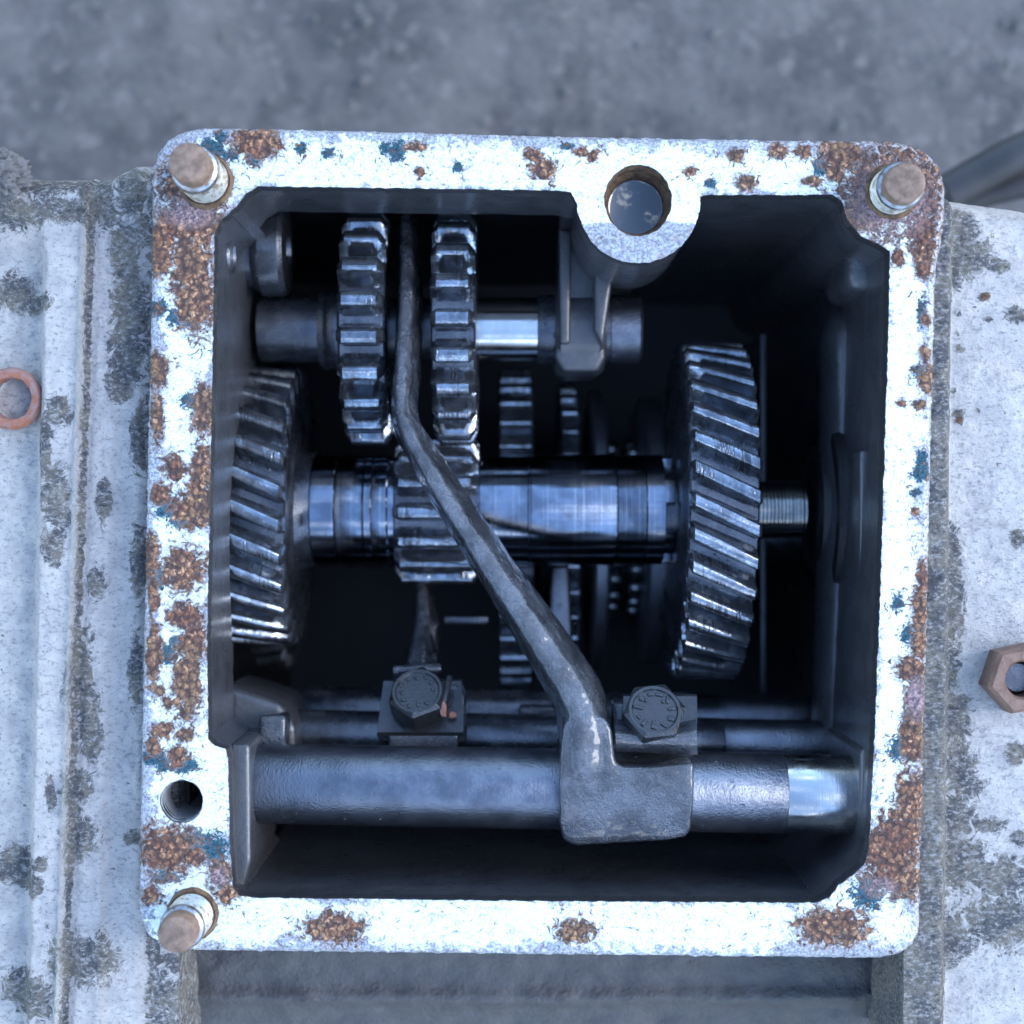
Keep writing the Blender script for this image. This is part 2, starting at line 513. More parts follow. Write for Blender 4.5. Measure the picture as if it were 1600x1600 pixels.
M_BOLT = mat_plain('blackened_bolt_steel', (0.025, 0.027, 0.03), (0.055, 0.058, 0.065), 0.26, metal=0.6, bd=1.4, coat=.25)
M_PLATE = mat_plain('folded_lock_plate_steel', (0.02, 0.021, 0.024), (0.075, 0.078, 0.085), 0.32, 0.03, metal=0.6, bd=2.5, coat=.2)
M_BORE = mat_plain('grey_tapped_aluminium', (0.30, 0.31, 0.32), (0.45, 0.46, 0.47), 0.4, metal=.5)
M_SATIN = mat_plain('satin_steel', (0.42, 0.45, 0.50), (0.58, 0.61, 0.66), 0.42, metal=.95)
M_GRIMED = mat_plain('oil_soaked_casting', (0.022, 0.022, 0.026), (0.075, 0.074, 0.075), 0.55, 0.03, bd=5)
M_SLUDGE = mat_plain('black_oil_sludge', (0.006, 0.006, 0.008), (0.014, 0.014, 0.016), 0.42)
M_HOSE = mat_plain('black_rubber', (0.02, 0.02, 0.022), (0.045, 0.045, 0.05), 0.5)
M_DIRT = mat_plain('crumbled_dirt', (0.07, 0.068, 0.07), (0.18, 0.17, 0.165), 0.9, 0.08, bd=4)

# ------------------------------------------------------------------ ground
gv, gf = [], []
N = 60; span = 14000
for j in range(N + 1):
    for i in range(N + 1):
        x = (i / N - .5) * 2; y = (j / N - .5) * 2
        x = math.copysign(abs(x) ** 1.8, x) * span; y = math.copysign(abs(y) ** 1.8, y) * span
        gv.append((x, y, -1650 + 50 * fbm(x, y, 0, .004) + 14 * fbm(x, y, 5, .02)))
for j in range(N):
    for i in range(N):
        a = j * (N + 1) + i; gf.append((a, a + 1, a + N + 2, a + N + 1))
tag(mesh('ground', gv, gf, M_GROUND, angle=80), 'dark earthy ground blurred behind the gearbox', kind='structure')

# ------------------------------------------------------------------ gearbox housing
box_t = thing('gearbox_housing', (0, 0, -1330), 'open aluminium gearbox case with rust-blotched white gasket face and oily black inside', 'gearbox')

OUTER = [(237, 290), (239, 262), (247, 238), (262, 218), (285, 205), (315, 199), (450, 201), (600, 205), (900, 213), (1200, 218), (1390, 220),
         (1425, 226), (1450, 240), (1469, 261), (1477, 290), (1477, 330), (1472, 375), (1463, 420), (1458, 600), (1453, 800), (1449, 1000), (1443, 1200), (1438, 1400),
         (1438, 1450), (1428, 1476), (1405, 1492), (1370, 1498), (800, 1492), (300, 1486), (258, 1480), (230, 1462), (217, 1432), (216, 1400), (222, 1100), (228, 800), (235, 500)]
boss_c, boss_r = (998, 314), 96
arc = [(boss_c[0] + boss_r * math.cos(R(a)), boss_c[1] + boss_r * math.sin(R(a))) for a in range(176, -6, -6)]
INNER = [(335, 362), (342, 346), (366, 326), (384, 302), (402, 291), (430, 291), (870, 297), (893, 300)] + arc + \
        [(1100, 304), (1300, 304), (1316, 313), (1324, 343), (1346, 369), (1372, 381), (1391, 392), (1389, 500), (1383, 700), (1375, 950), (1367, 1150), (1360, 1292),
         (1357, 1330), (1350, 1352), (1333, 1368), (1311, 1384), (1296, 1402), (1280, 1410), (1250, 1411), (800, 1408), (400, 1403), (374, 1400), (363, 1386),
         (358, 1300), (356, 1186), (351, 1170), (336, 1166), (325, 1155), (323, 1000), (327, 800), (331, 600)]
HOLE = [(284 + 34 * math.cos(R(a)), 1252 + 34 * math.sin(R(a))) for a in range(0, 360, 12)]
OILH = [(997 + 53 * math.cos(R(a)), 313 + 56 * math.sin(R(a))) for a in range(0, 360, 8)]

RUST = [(298, 345, 46, 30), (255, 372, 22, 28), (300, 420, 30, 55), (312, 470, 24, 42), (252, 402, 16, 26), (296, 478, 18, 26), (245, 578, 15, 24),
        (318, 640, 17, 36), (246, 655, 9, 34), (272, 730, 16, 18), (315, 745, 16, 52), (252, 772, 13, 14), (308, 790, 26, 32), (284, 796, 16, 15),
        (287, 890, 27, 30), (236, 870, 10, 28), (240, 928, 8, 26), (288, 962, 24, 18), (302, 1002, 18, 32), (240, 1022, 10, 44), (292, 1065, 20, 52),
        (262, 1098, 7, 9), (250, 1078, 6, 9), (254, 1140, 13, 11), (288, 1148, 14, 9), (240, 1165, 10, 12), (276, 1182, 12, 15), (262, 1326, 40, 33), (302, 1338, 15, 13),
        (342, 1368, 15, 20), (354, 1396, 14, 14), (238, 1400, 16, 12), (404, 222, 32, 20), (380, 228, 12, 10), (650, 230, 15, 7), (657, 268, 7, 6),
        (850, 264, 17, 15), (834, 243, 13, 9), (905, 238, 11, 6), (926, 245, 8, 8), (1078, 268, 9, 6), (1164, 286, 15, 11), (1150, 242, 11, 9), (1216, 236, 13, 11),
        (1256, 238, 12, 9), (1270, 284, 13, 7), (1312, 240, 30, 22), (1306, 268, 14, 18), (1395, 300, 70, 62), (1350, 330, 30, 26), (1442, 372, 22, 34),
        (1404, 402, 9, 14), (1442, 420, 10, 14), (1447, 500, 7, 9), (1446, 552, 7, 13), (1453, 592, 13, 19), (1436, 632, 10, 7), (1408, 630, 8, 6), (1430, 800, 5, 6),
        (1443, 905, 9, 26), (1438, 955, 11, 40), (1436, 1005, 11, 22), (1424, 1046, 21, 18), (1432, 1092, 16, 32), (1428, 1150, 17, 40), (1426, 1250, 24, 42),
        (1404, 1300, 32, 30), (1388, 1332, 44, 34), (1402, 1372, 38, 26), (520, 1450, 40, 20), (900, 1455, 26, 16), (1300, 1450, 50, 24), (300, 290, 42, 40)]
TEAL = [(330, 240, 15, 19), (346, 258, 9, 10), (396, 246, 9, 9), (362, 240, 8, 8), (285, 388, 6, 20), (246, 482, 11, 9), (280, 497, 14, 10), (304, 506, 8, 7), (300, 626, 15, 9),
        (264, 790, 15, 14), (286, 816, 16, 7), (250, 905, 14, 11), (268, 885, 8, 10), (262, 1022, 11, 11), (276, 1004, 7, 8), (240, 1182, 13, 10), (255, 1194, 10, 8), (287, 1196, 15, 9),
        (300, 1314, 15, 13), (331, 1325, 19, 17), (260, 1370, 17, 7), (602, 232, 9, 7), (620, 236, 10, 11), (512, 240, 7, 6), (885, 228, 8, 4), (715, 262, 5, 5), (1340, 250, 19, 13),
        (1282, 260, 9, 11), (1110, 286, 7, 5), (1440, 486, 5, 15), (1437, 580, 8, 9), (1440, 720, 7, 12), (1438, 742, 11, 8), (1430, 770, 7, 4), (1402, 942, 7, 10), (1419, 992, 8, 13),
        (1420, 1130, 8, 16), (1408, 1170, 15, 13), (1356, 1396, 17, 19), (470, 232, 7, 6), (345, 215, 9, 8)]
PURP = [(298, 330, 42, 26), (1392, 315, 62, 60), (342, 1372, 15, 18), (1432, 1092, 20, 34), (1372, 1390, 30, 20)]

RUST = [(x, y, a * 1.14, b * 1.14) for x, y, a, b in RUST]
TEAL = [(x, y, a * 1.35, b * 1.35) for x, y, a, b in TEAL]
def blobs(vv, L, soft=1.0):
    a = np.full(len(vv), -1.0)
    for x, y, rx, ry in L:
        a = np.maximum(a, 1 - np.hypot((vv[:, 0] - x) / rx, (vv[:, 1] - y) / ry) * .62)
    return np.clip(a, 0, 1)

def seg_dist(vv, poly):
    d = np.full(len(vv), 1e9); P = np.array(poly, float)
    for i in range(len(P)):
        a, b = P[i], P[(i + 1) % len(P)]; ab = b - a
        t = np.clip(((vv - a) @ ab) / (ab @ ab + 1e-9), 0, 1)
        d = np.minimum(d, np.hypot(*(vv - a - t[:, None] * ab).T))
    return d

def fl_attr(vv):
    rust = blobs(vv, RUST); teal = blobs(vv, TEAL)
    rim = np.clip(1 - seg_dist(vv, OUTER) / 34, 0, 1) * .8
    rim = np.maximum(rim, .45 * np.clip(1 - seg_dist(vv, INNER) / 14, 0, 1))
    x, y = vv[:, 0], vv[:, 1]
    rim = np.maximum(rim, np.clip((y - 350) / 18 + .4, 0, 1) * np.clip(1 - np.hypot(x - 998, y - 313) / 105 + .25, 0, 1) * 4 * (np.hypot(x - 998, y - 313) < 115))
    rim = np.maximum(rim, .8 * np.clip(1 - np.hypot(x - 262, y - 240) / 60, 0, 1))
    return {'oil': 0 * x, 'near': np.clip(blobs(vv, [(a, b, c * 1.9 + 8, d * 1.9 + 8) for a, b, c, d in RUST + TEAL]) * 1.5 - .2, 0, 1), 'rust': rust, 'teal': teal, 'rim': np.clip(rim, 0, 1), 'purple': np.clip(blobs(vv, PURP) * 2.2 - .5, 0, 1)}

def fl_height(vv, A):
    z = np.zeros(len(vv)); od = seg_dist(vv, OUTER)
    for i, (x, y) in enumerate(vv):
        m = A['rust'][i] + 1.0 * noise.fractal((x * .07, y * .07, 2), 1, 2, 3) * .6
        k = min(max((m - .38) / .14, 0), 1)
        z[i] = k * (0.8 + 2.2 * abs(noise.noise((x * .11, y * .11, 1))) + 1.4 * noise.noise((x * .23, y * .23, 4))) + .25 * noise.noise((x * .1, y * .1, 9))
        if y > 345 and math.hypot(x - 998, y - 313) < 100:       # unmachined lower lip of the filler boss
            z[i] -= min(max((y - 366 - 5 * noise.noise((x * .05, 0, 0)) + (x - 998) * .02) / 6, 0), 1) * 7
        if od[i] < 10: z[i] -= (1 - od[i] / 10) ** 2 * 7
    return z

sheet('flange', OUTER, [INNER, HOLE, OILH], 3.2, M_FL, box_t, fl_height, fl_attr, -60, (-34, -34, -40), edge_noise=1.6)

# bores in the face
lathe('screw_hole', at(284, 1252, 6), (at(284, 1252, 6) - Vector((0, 0, 240))),
      [(0, 34.8)] + [(6 + i * 7, 34.8 if i % 2 else 31.5) for i in range(18)] + [(140, 31), (200, 29), (230, 3)], M_BORE, box_t, 40, cap=False)
lathe('filler_bore', at(997, 313, 5), (at(997, 313, 5) - Vector((0, 0, 240))), [(0, 57), (7, 53), (10, 52), (30, 51), (36, 46), (48, 43.5), (150, 43), (232, 42), (233, 1)], M_STUDB, box_t, 64, cap=False)
V_, F_ = [Vector((197 * 1.0, 487, -58))], []
for k in range(64):
    th = 2 * math.pi * k / 64
    for r, dz in ((40, 0), (43.6, 2.0)):
        V_.append(Vector((197 + r * math.cos(th), 487 + r * math.sin(th), -58 + dz)))
for k in range(64):
    k2 = (k + 1) % 64
    F_.append((0, 1 + 2 * k, 1 + 2 * k2)); F_.append((1 + 2 * k, 2 + 2 * k, 2 + 2 * k2, 1 + 2 * k2))
tag(mesh('gear_oil', V_, F_, M_OIL, loc=(197, 487, -58)), 'dark mirror-like oil standing in the round filler hole', 'oil')

# inner walls: strips hung under the flange outline, with thickness
def wall_strip(name, pts, depth, thick, mat=M_WALL, top=28, off=1.5, rough=2.0):
    """pts: photo outline points (depth 0), depth: number or list"""
    P = [Vector(((x - 800), 800 - y, 0)) for x, y in pts]
    P[0] = P[0] + (P[0] - P[1]).normalized() * 9; P[-1] = P[-1] + (P[-1] - P[-2]).normalized() * 9
    n = len(P); D = depth if isinstance(depth, (list, tuple)) else [depth] * n
    V, F = [], []
    lay = 10
    for i in range(n):
        tan = (P[min(i + 1, n - 1)] - P[max(i - 1, 0)]).normalized()
        nor = Vector((-tan.y, tan.x, 0))           # points to the outside when the outline runs clockwise on screen
        for j in range(lay + 1):
            d = top + (D[i] - top) * j / lay
            w = rough * noise.noise((P[i].x * .03, P[i].y * .03, d * .03)) + .6 * rough * noise.noise((P[i].x * .1, P[i].y * .1, d * .1))
            V.append(P[i] + nor * (off + abs(w) * (0 if j == 0 else 1)) + Vector((0, 0, -d)))
        V.append(P[i] + nor * (off + thick) + Vector((0, 0, -D[i] + 6)))
        V.append(P[i] + nor * (off + thick) + Vector((0, 0, -top)))
    m = lay + 3
    for i in range(n - 1):
        for j in range(m):
            j2 = (j + 1) % m
            F.append((i * m + j, (i + 1) * m + j, (i + 1) * m + j2, i * m + j2))
    F.append(tuple(range(m))); F.append(tuple((n - 1) * m + j for j in range(m)))
    return mesh(name, V, F, mat, box_t, 40)

def dens(pts, step=25):
    out = []
    for a, b in zip(pts[:-1], pts[1:]):
        m = max(1, int(math.hypot(b[0] - a[0], b[1] - a[1]) / step))
        out += [(a[0] + (b[0] - a[0]) * k / m, a[1] + (b[1] - a[1]) * k / m) for k in range(m)]
    return out + [pts[-1]]

# top lip (left of the filler boss), boss sleeve, top right wall
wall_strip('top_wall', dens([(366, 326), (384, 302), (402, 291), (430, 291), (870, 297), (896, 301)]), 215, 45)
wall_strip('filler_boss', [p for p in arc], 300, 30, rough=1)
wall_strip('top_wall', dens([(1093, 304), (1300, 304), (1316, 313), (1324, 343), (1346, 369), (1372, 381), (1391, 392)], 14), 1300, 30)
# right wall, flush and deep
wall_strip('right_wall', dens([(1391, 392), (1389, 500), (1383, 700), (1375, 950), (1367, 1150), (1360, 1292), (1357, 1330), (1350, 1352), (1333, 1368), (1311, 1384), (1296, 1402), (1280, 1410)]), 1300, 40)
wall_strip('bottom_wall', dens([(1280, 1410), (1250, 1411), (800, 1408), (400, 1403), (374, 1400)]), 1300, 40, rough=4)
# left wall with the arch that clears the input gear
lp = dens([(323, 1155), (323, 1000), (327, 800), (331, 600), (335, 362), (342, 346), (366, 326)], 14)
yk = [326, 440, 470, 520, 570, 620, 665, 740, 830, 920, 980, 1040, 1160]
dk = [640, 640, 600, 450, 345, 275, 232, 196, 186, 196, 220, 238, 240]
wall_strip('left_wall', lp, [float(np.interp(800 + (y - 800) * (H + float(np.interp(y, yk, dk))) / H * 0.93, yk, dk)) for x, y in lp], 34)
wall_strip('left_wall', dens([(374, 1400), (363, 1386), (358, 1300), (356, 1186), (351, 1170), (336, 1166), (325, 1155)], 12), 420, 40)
# outer skin behind the undercuts and the sump floor
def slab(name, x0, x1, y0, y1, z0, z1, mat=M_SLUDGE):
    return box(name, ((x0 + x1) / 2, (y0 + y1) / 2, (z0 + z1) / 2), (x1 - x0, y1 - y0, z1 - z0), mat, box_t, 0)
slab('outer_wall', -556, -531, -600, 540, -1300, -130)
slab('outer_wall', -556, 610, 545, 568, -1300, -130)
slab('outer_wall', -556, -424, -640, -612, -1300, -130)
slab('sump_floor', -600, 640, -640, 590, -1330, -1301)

# right wall details: rib, slot, corner pad, bearing boss
def wx(d): return 800 + 588 * H / (H + d)
rib = [(575 + 8, 0)]
V_, F_ = [], []
ribp = [at(1322, 478, 330), at(1318, 700, 330), at(1312, 950, 330), at(1306, 1185, 330)]
rp = catmull([tuple(v) for v in ribp], 10)
rings = []
for i, p in enumerate(rp):
    p = Vector(p); ring = []
    e = min(1, i / 2 + .35) * 1.0
    for k in range(14):
        th = 2 * math.pi * k / 14
        w = 1 + .06 * noise.noise((i * .8, k * .7, 2))
        ring.append(p + Vector((2 + math.cos(th) * 32 * w * e, 0, -60 + math.sin(th) * 75 * w * e)))
    rings.append(ring)
loft('wall_rib', rings, M_WALL, box_t)
box('wall_slot_pad', at(1347, 815, 185) + Vector((6, 0, 0)), (34, 240, 66), M_WALL, box_t, 8, 3)
box('inner_web', at(1193, 812, 620) + Vector((0, 0, -260)), (12, 730, 520), M_WALL, box_t, 3, 2)
box('corner_pad', at(1332, 415, 260) + Vector((14, 0, 0)), (90, 120, 200), M_WALL, box_t, 34, 5)
lathe('bearing_boss', (640, 5, -450), (470, 5, -450), [(0, 190), (60, 188), (70, 180), (72, 160), (62, 152), (62, 120), (84, 116), (88, 100), (78, 94), (78, 40)], M_SLUDGE, box_t, 80, wob=1.5)
# left side bosses
lathe('wall_lug', at(372, 392, 330), at(372, 392, 330) + Vector((92, 0, 0)), [(-60, 62), (30, 66), (40, 78), (46, 82), (80, 82), (88, 76), (90, 30), (80, 26)], M_DARK, box_t, 48, wob=2)
lathe('lug_bore', Vector((-468, 425, -150)) - Vector((20, 0, 0)), Vector((-464, 425, -150)), [(0, 30), (20, 32), (25, 28), (15, 24), (5, 22)], M_DARK, box_t, 32)
# bearing support for the idler shaft under the filler boss
def pill(name, x0, x1, ya, yb, d0, d1, mat=M_WALL, bev=14):
    a = at(x0, ya, d0); b = at(x1, yb, d0)
    return box(name, ((a.x + b.x) / 2, (a.y + b.y) / 2, -(d0 + d1) / 2), (abs(b.x - a.x), abs(a.y - b.y), d1 - d0), mat, box_t, bev, 4)
lathe('idler_support', at(866, 515, 380), at(948, 515, 380), [(0, 62), (2, 76), (10, 84), (78, 84), (88, 76), (92, 62)], M_WALL, box_t, 56, wob=2)
prism('support_web', [at(874, 330, 330).xy, at(948, 330, 330).xy, at(944, 470, 330).xy, at(946, 560, 330).xy, at(935, 582, 330).xy, at(878, 582, 330).xy, at(866, 560, 330).xy, at(872, 430, 330).xy],
      -312, -520, M_WALL, box_t, 12, 4)
prism('support_rib', [at(926, 400, 300).xy, at(962, 395, 300).xy, at(940, 545, 300).xy, at(926, 520, 300).xy], -255, -340, M_WALL, box_t, 9, 3)
prism('support_rib', [at(872, 360, 320).xy, at(892, 365, 320).xy, at(890, 540, 320).xy, at(874, 540, 320).xy], -290, -340, M_WALL, box_t, 7, 3)
# rail bosses in the lower left corner
bl = [at(357, 1172, 120).xy, at(378, 1150, 120).xy, at(404, 1150, 120).xy, at(402, 1290, 120).xy, at(386, 1310, 120).xy, at(357, 1400, 120).xy]
prism('rail_boss', [(-452, -372), (-420, -372), (-418, -560), (-432, -610), (-452, -612)], -60, -330, M_WALL, box_t, 8, 3)
prism('rail_boss', [(-500, -300), (-400, -330), (-372, -372), (-372, -470), (-500, -470)], -250, -480, M_WALL, box_t, 14, 3)
prism('rail_boss', [(560, -380), (620, -380), (620, -560), (560, -560)], -70, -420, M_WALL, box_t, 12, 3)
box('locating_lug', at(430, 1142, 210), (46, 60, 60), M_FORK, box_t, 9, 3)

# outside castings, left and right of the face
def sst(a, b, x):
    t = np.clip((x - a) / (b - a), 0, 1); return t * t * (3 - 2 * t)
def lc_line(y): return 133 - (y - 330) * .034
LGR = [(60, 285, 90, 22), (20, 240, 40, 40), (150, 300, 30, 30), (205, 300, 26, 50), (195, 400, 26, 60), (200, 480, 30, 70), (195, 560, 28, 60), (185, 600, 22, 30), (215, 680, 14, 60),
       (160, 780, 14, 40), (90, 780, 24, 60), (85, 850, 20, 40), (215, 880, 14, 60), (150, 910, 16, 26), (40, 470, 50, 18), (10, 450, 40, 30), (90, 640, 22, 24), (70, 690, 14, 60),
       (125, 1060, 24, 80), (140, 1140, 22, 60), (120, 1230, 22, 40), (125, 1310, 28, 36), (210, 1050, 12, 60), (205, 1310, 14, 12), (15, 1360, 40, 34), (65, 1350, 14, 14), (40, 1385, 30, 20),
       (80, 1240, 10, 30), (100, 330, 70, 20), (30, 330, 60, 26), (165, 330, 20, 30), (130, 1500, 60, 40), (40, 1560, 50, 40)]
def lc_attr(vv):
    x, y = vv[:, 0], vv[:, 1]
    g = blobs(vv, LGR) * 1.15
    g = np.maximum(g, .9 * np.exp(-((x - lc_line(y) - 9) / 6) ** 2))  # dark line beside the ridge: grime, with the ridge's shade painted in
    g = np.maximum(g, .48 * sst(168, 185, x) * (1 - sst(560, 700, y)))
    g = np.maximum(g, .62 * sst(212, 232, x))
    return {'grime_shade': np.clip(g, 0, 1), 'rust': .0 * x, 'bare_lit': .85 * np.exp(-((x - lc_line(y) + 1) / 3.0) ** 2) * sst(330, 400, y)}  # pale ridge line: polished edge, with its highlight put into the colour
def lc_height(vv, A):
    x, y = vv[:, 0], vv[:, 1]
    z = -60 - 0 * x
    e = 74 - (y - 400) * .022
    z = z - 46 * (1 - sst(e - 24, e + 2, x)) * sst(330, 440, y + (75 - x) * .6)
    L = lc_line(y)
    z += 10 * np.exp(-((x - L) / 3.4) ** 2) - 14 * sst(L, L + 9, x) + 8 * sst(L + 12, L + 30, x)
    z -= 4 * sst(155, 162, x) ; z += 5 * np.exp(-((x - 168 + (y - 800) * .02) / 8) ** 2)
    z -= 8 * sst(212, 230, x)
    z -= 70 * np.clip((304 - y - 24 * np.exp(-((x - 205) / 34) ** 2)) / 36, 0, 1) ** 2
    z += np.array([4 * fbm(a, b, 1, .02) + 1.6 * fbm(a, b, 4, .09) + 3.2 * g * fbm(a, b, 7, .07) + 2.5 * g for (a, b), g in zip(vv, A['grime_shade'])])
    return z
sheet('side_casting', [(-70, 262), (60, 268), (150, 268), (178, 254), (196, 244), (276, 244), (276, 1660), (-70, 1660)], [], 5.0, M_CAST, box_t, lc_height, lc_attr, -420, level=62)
RGR = [(1500, 360, 34, 40), (1520, 400, 34, 34), (1490, 420, 18, 40), (1560, 415, 24, 12), (1590, 490, 20, 14), (1540, 465, 5, 5), (1500, 545, 10, 7), (1530, 640, 4, 4), (1498, 490, 6, 6), (1545, 498, 7, 5),
       (1590, 840, 16, 18), (1486, 880, 20, 60), (1492, 940, 18, 70), (1480, 1040, 20, 60), (1490, 1120, 30, 50), (1495, 1200, 36, 40), (1490, 1280, 40, 40), (1510, 1230, 30, 26), (1500, 1350, 50, 50),
       (1560, 1370, 60, 36), (1545, 1290, 30, 14), (1592, 1310, 14, 12), (1590, 1180, 22, 20), (1570, 1440, 70, 50), (1480, 1460, 40, 50), (1535, 465, 6, 6), (1495, 520, 6, 4), (1490, 610, 7, 5), (1500, 650, 12, 14)]
RRU = [(1541, 464, 10, 9), (1562, 725, 5, 5), (1500, 655, 8, 9)]
def rc_edge(y): return 1486 - (y - 330) * .012
def rc_attr(vv):
    x, y = vv[:, 0], vv[:, 1]
    g = blobs(vv, RGR) * 1.1
    g = np.maximum(g, .95 * (1 - sst(rc_edge(y) - 3, rc_edge(y) + 4 + 8 * sst(850, 1000, y), x)))
    return {'grime_shade': np.clip(g, 0, 1), 'rust': blobs(vv, RRU), 'bare_lit': 0 * x}
def rc_height(vv, A):
    x, y = vv[:, 0], vv[:, 1]
    z = -50 + 0 * x
    z += 34 * (1 - sst(rc_edge(y) - 12, rc_edge(y) + 6, x))
    z -= 2.5 * sst(46, 43, np.hypot(x - 1528, (y - 765) * .85) + 20) 
    z -= 3 * np.exp(-((y - 820) / 3) ** 2)
    z -= 70 * np.clip((334 + (x - 1480) * .14 - y) / 34, 0, 1) ** 2
    z += np.array([3 * fbm(a, b, 1, .02) + 1.2 * fbm(a, b, 4, .1) + 3.5 * g * fbm(a, b, 7, .07) + 3 * g for (a, b), g in zip(vv, A['grime_shade'])])
    return z
sheet('side_casting', [(1404, 290), (1500, 300), (1600, 314), (1670, 326), (1670, 1660), (1404, 1660), (1404, 1440)], [], 5.0, M_CAST, box_t, rc_height, rc_attr, -420, level=45)
def bc_attr(vv): return {'grime_shade': 0 * vv[:, 0]}
def bc_height(vv, A):
    return np.array([-210 - 55 * max(0, (b - 1470) / 150) + 18 * math.exp(-((b - 1560) / 14) ** 2) + 10 * fbm(a, b, 2, .012) + 3 * fbm(a, b, 6, .07) for a, b in vv])
sheet('side_casting', [(205, 1405), (1450, 1405), (1450, 1700), (205, 1700)], [], 9.0, M_GRIMED, box_t, bc_height, bc_attr, -700, level=230)
# rusted ring of a plug, left edge
pc = Vector((15 - 800, 800 - 622, -84))
lathe('plug_ring', pc * 1.03, pc * 1.03 + Vector((0, 0, 10)), [(0, 51), (6, 50), (12, 46), (13, 41), (11, 35), (6, 33), (-20, 33)], M_RUSTR, box_t, 64, wob=2.2, cap=False)

# ------------------------------------------------------------------ studs, nut
def stud(px, py, lean, h, r, label, end=M_STUD, z0=0):
    t = thing('cover_stud', at(px, py) + Vector((0, 0, z0)), label, 'stud', 'studs in the gasket face')
    A = at(px, py) + Vector((0, 0, z0)); ax = Vector((lean[0], lean[1], 1)).normalized()
    n = 6
    pr = [(-30, r * .95), (0, r * .95)]
    for i in range(n):
        x = 6 + (h * .62) * i / n
        pr += [(x, r * .82), (x + h * .62 / n * .5, r * .99)]
    pr += [(h * .66, r * .93), (h * .68, r * .80), (h * .84, r * .80)]
    lathe('threaded_shank', A, A + ax, pr, M_THREAD, t, 48, 25)
    lathe('shank_end', A + ax * (h * .7), A + ax * h, [(0, r * .82), (h * .24, r * .82), (h * .285, r * .76), (h * .3, r * .62), (h * .302, 0.5)], end, t, 48, 40, wob=1.0)
    lathe('rust_collar', A - Vector((0, 0, 8)), A + Vector((0, 0, 4)), [(0, r * 1.22), (10, r * 1.17), (14, r * 1.05), (12, r * .9)], M_STUDB, t, 40, 50, wob=2.5)
    return t
stud(322, 283, (0.02, -0.03), 150, 37, 'rusty brown cover stud in the top corner beside blue paste smears')
stud(1394, 299, (-0.08, -0.10), 120, 37, 'short rusty stud with bright thread ringed by purple rust, far corner from the screw hole')
stud(301, 1428, (0, 0), 120, 35, 'bright threaded stud below the empty screw hole')

nt = thing('hex_nut', at(1600, 1062, 0) + Vector((0, 0, -52)), 'brown rusted hex nut on the pale side casting at the right edge', 'nut')
nc = at(1600, 1062, 0) + Vector((0, 0, -52))
bm = bmesh.new()
rings_ = []
for z, ro, ri in ((0, 57, 30), (46, 57, 30), (54, 51, 34)):
    o_ = [bm.verts.new(nc + Vector((ro * math.cos(R(60 * k + 12)), ro * math.sin(R(60 * k + 12)), z))) for k in range(6)]
    rings_.append(o_)
inn = []
for z, ri in ((0, 28), (48, 28), (54, 32)):
    inn.append([bm.verts.new(nc + Vector((ri * math.cos(R(10 * k + 12)), ri * math.sin(R(10 * k + 12)), z))) for k in range(36)])
for a, b in ((0, 1), (1, 2)):
    for k in range(6): bm.faces.new((rings_[a][k], rings_[a][(k + 1) % 6], rings_[b][(k + 1) % 6], rings_[b][k]))
    for k in range(36): bm.faces.new((inn[a][k], inn[b][k], inn[b][(k + 1) % 36], inn[a][(k + 1) % 36]))
for lv in (0, 2):
    for k in range(6):
        o1, o2 = rings_[lv][k], rings_[lv][(k + 1) % 6]
        seq = [inn[lv][(6 * k + j) % 36] for j in range(7)]
        bm.faces.new([o1, o2] + seq[::-1])
from_bm('nut_body', bm, M_NUT, nt, 30)
lathe('threaded_end', nc - Vector((0, 0, 10)), nc + Vector((0, 0, 20)), [(0, 26), (24, 26), (30, 22), (30.5, .5)], M_DARK, nt, 36)

# ------------------------------------------------------------------ gears and shafts
def tooth_mesh(name, Ro, Rr, n, w, twist, ch, mat, tipf=.15, rootf=.34):
    p = 2 * math.pi / n
    prof = [(Rr - 3, -.44), (Rr + 2, -rootf), (Rr + (Ro - Rr) * .45, -.27), (Ro - 7, -tipf - .055), (Ro - 2, -tipf - .01), (Ro, -tipf + .045), (Ro, tipf - .045), (Ro - 2, tipf + .01), (Ro - 7, tipf + .055), (Rr + (Ro - Rr) * .45, .27), (Rr + 2, rootf), (Rr - 3, .44)]
    xs = [(-w / 2, ch * 1.6), (-w / 2 + ch, 0), (-w / 6, 0), (w / 6, 0), (w / 2 - ch, 0), (w / 2, ch * 1.6)]
    V, F = [], []
    for x, cut in xs:
        tw = twist * x / w
        for r, a in prof:
            rr = min(r, Ro - cut); sh = 1 - .42 * (cut > 0)
            th = a * p * sh + tw
            V.append((x * U, math.sin(th) * rr * U, math.cos(th) * rr * U))
    m = len(prof)
    for i in range(len(xs) - 1):
        for j in range(m - 1): F.append((i * m + j, i * m + j + 1, (i + 1) * m + j + 1, (i + 1) * m + j))
    F.append(tuple(range(m))); F.append(tuple((len(xs) - 1) * m + j for j in range(m)))
    me = bpy.data.meshes.new(name); me.from_pydata(V, [], F)
    bm_ = bmesh.new(); bm_.from_mesh(me); bmesh.ops.recalc_face_normals(bm_, faces=bm_.faces); bm_.to_mesh(me); bm_.free()
    for q in me.polygons: q.use_smooth = True
    me.set_sharp_from_angle(angle=R(38)); me.materials.append(mat)
    return me

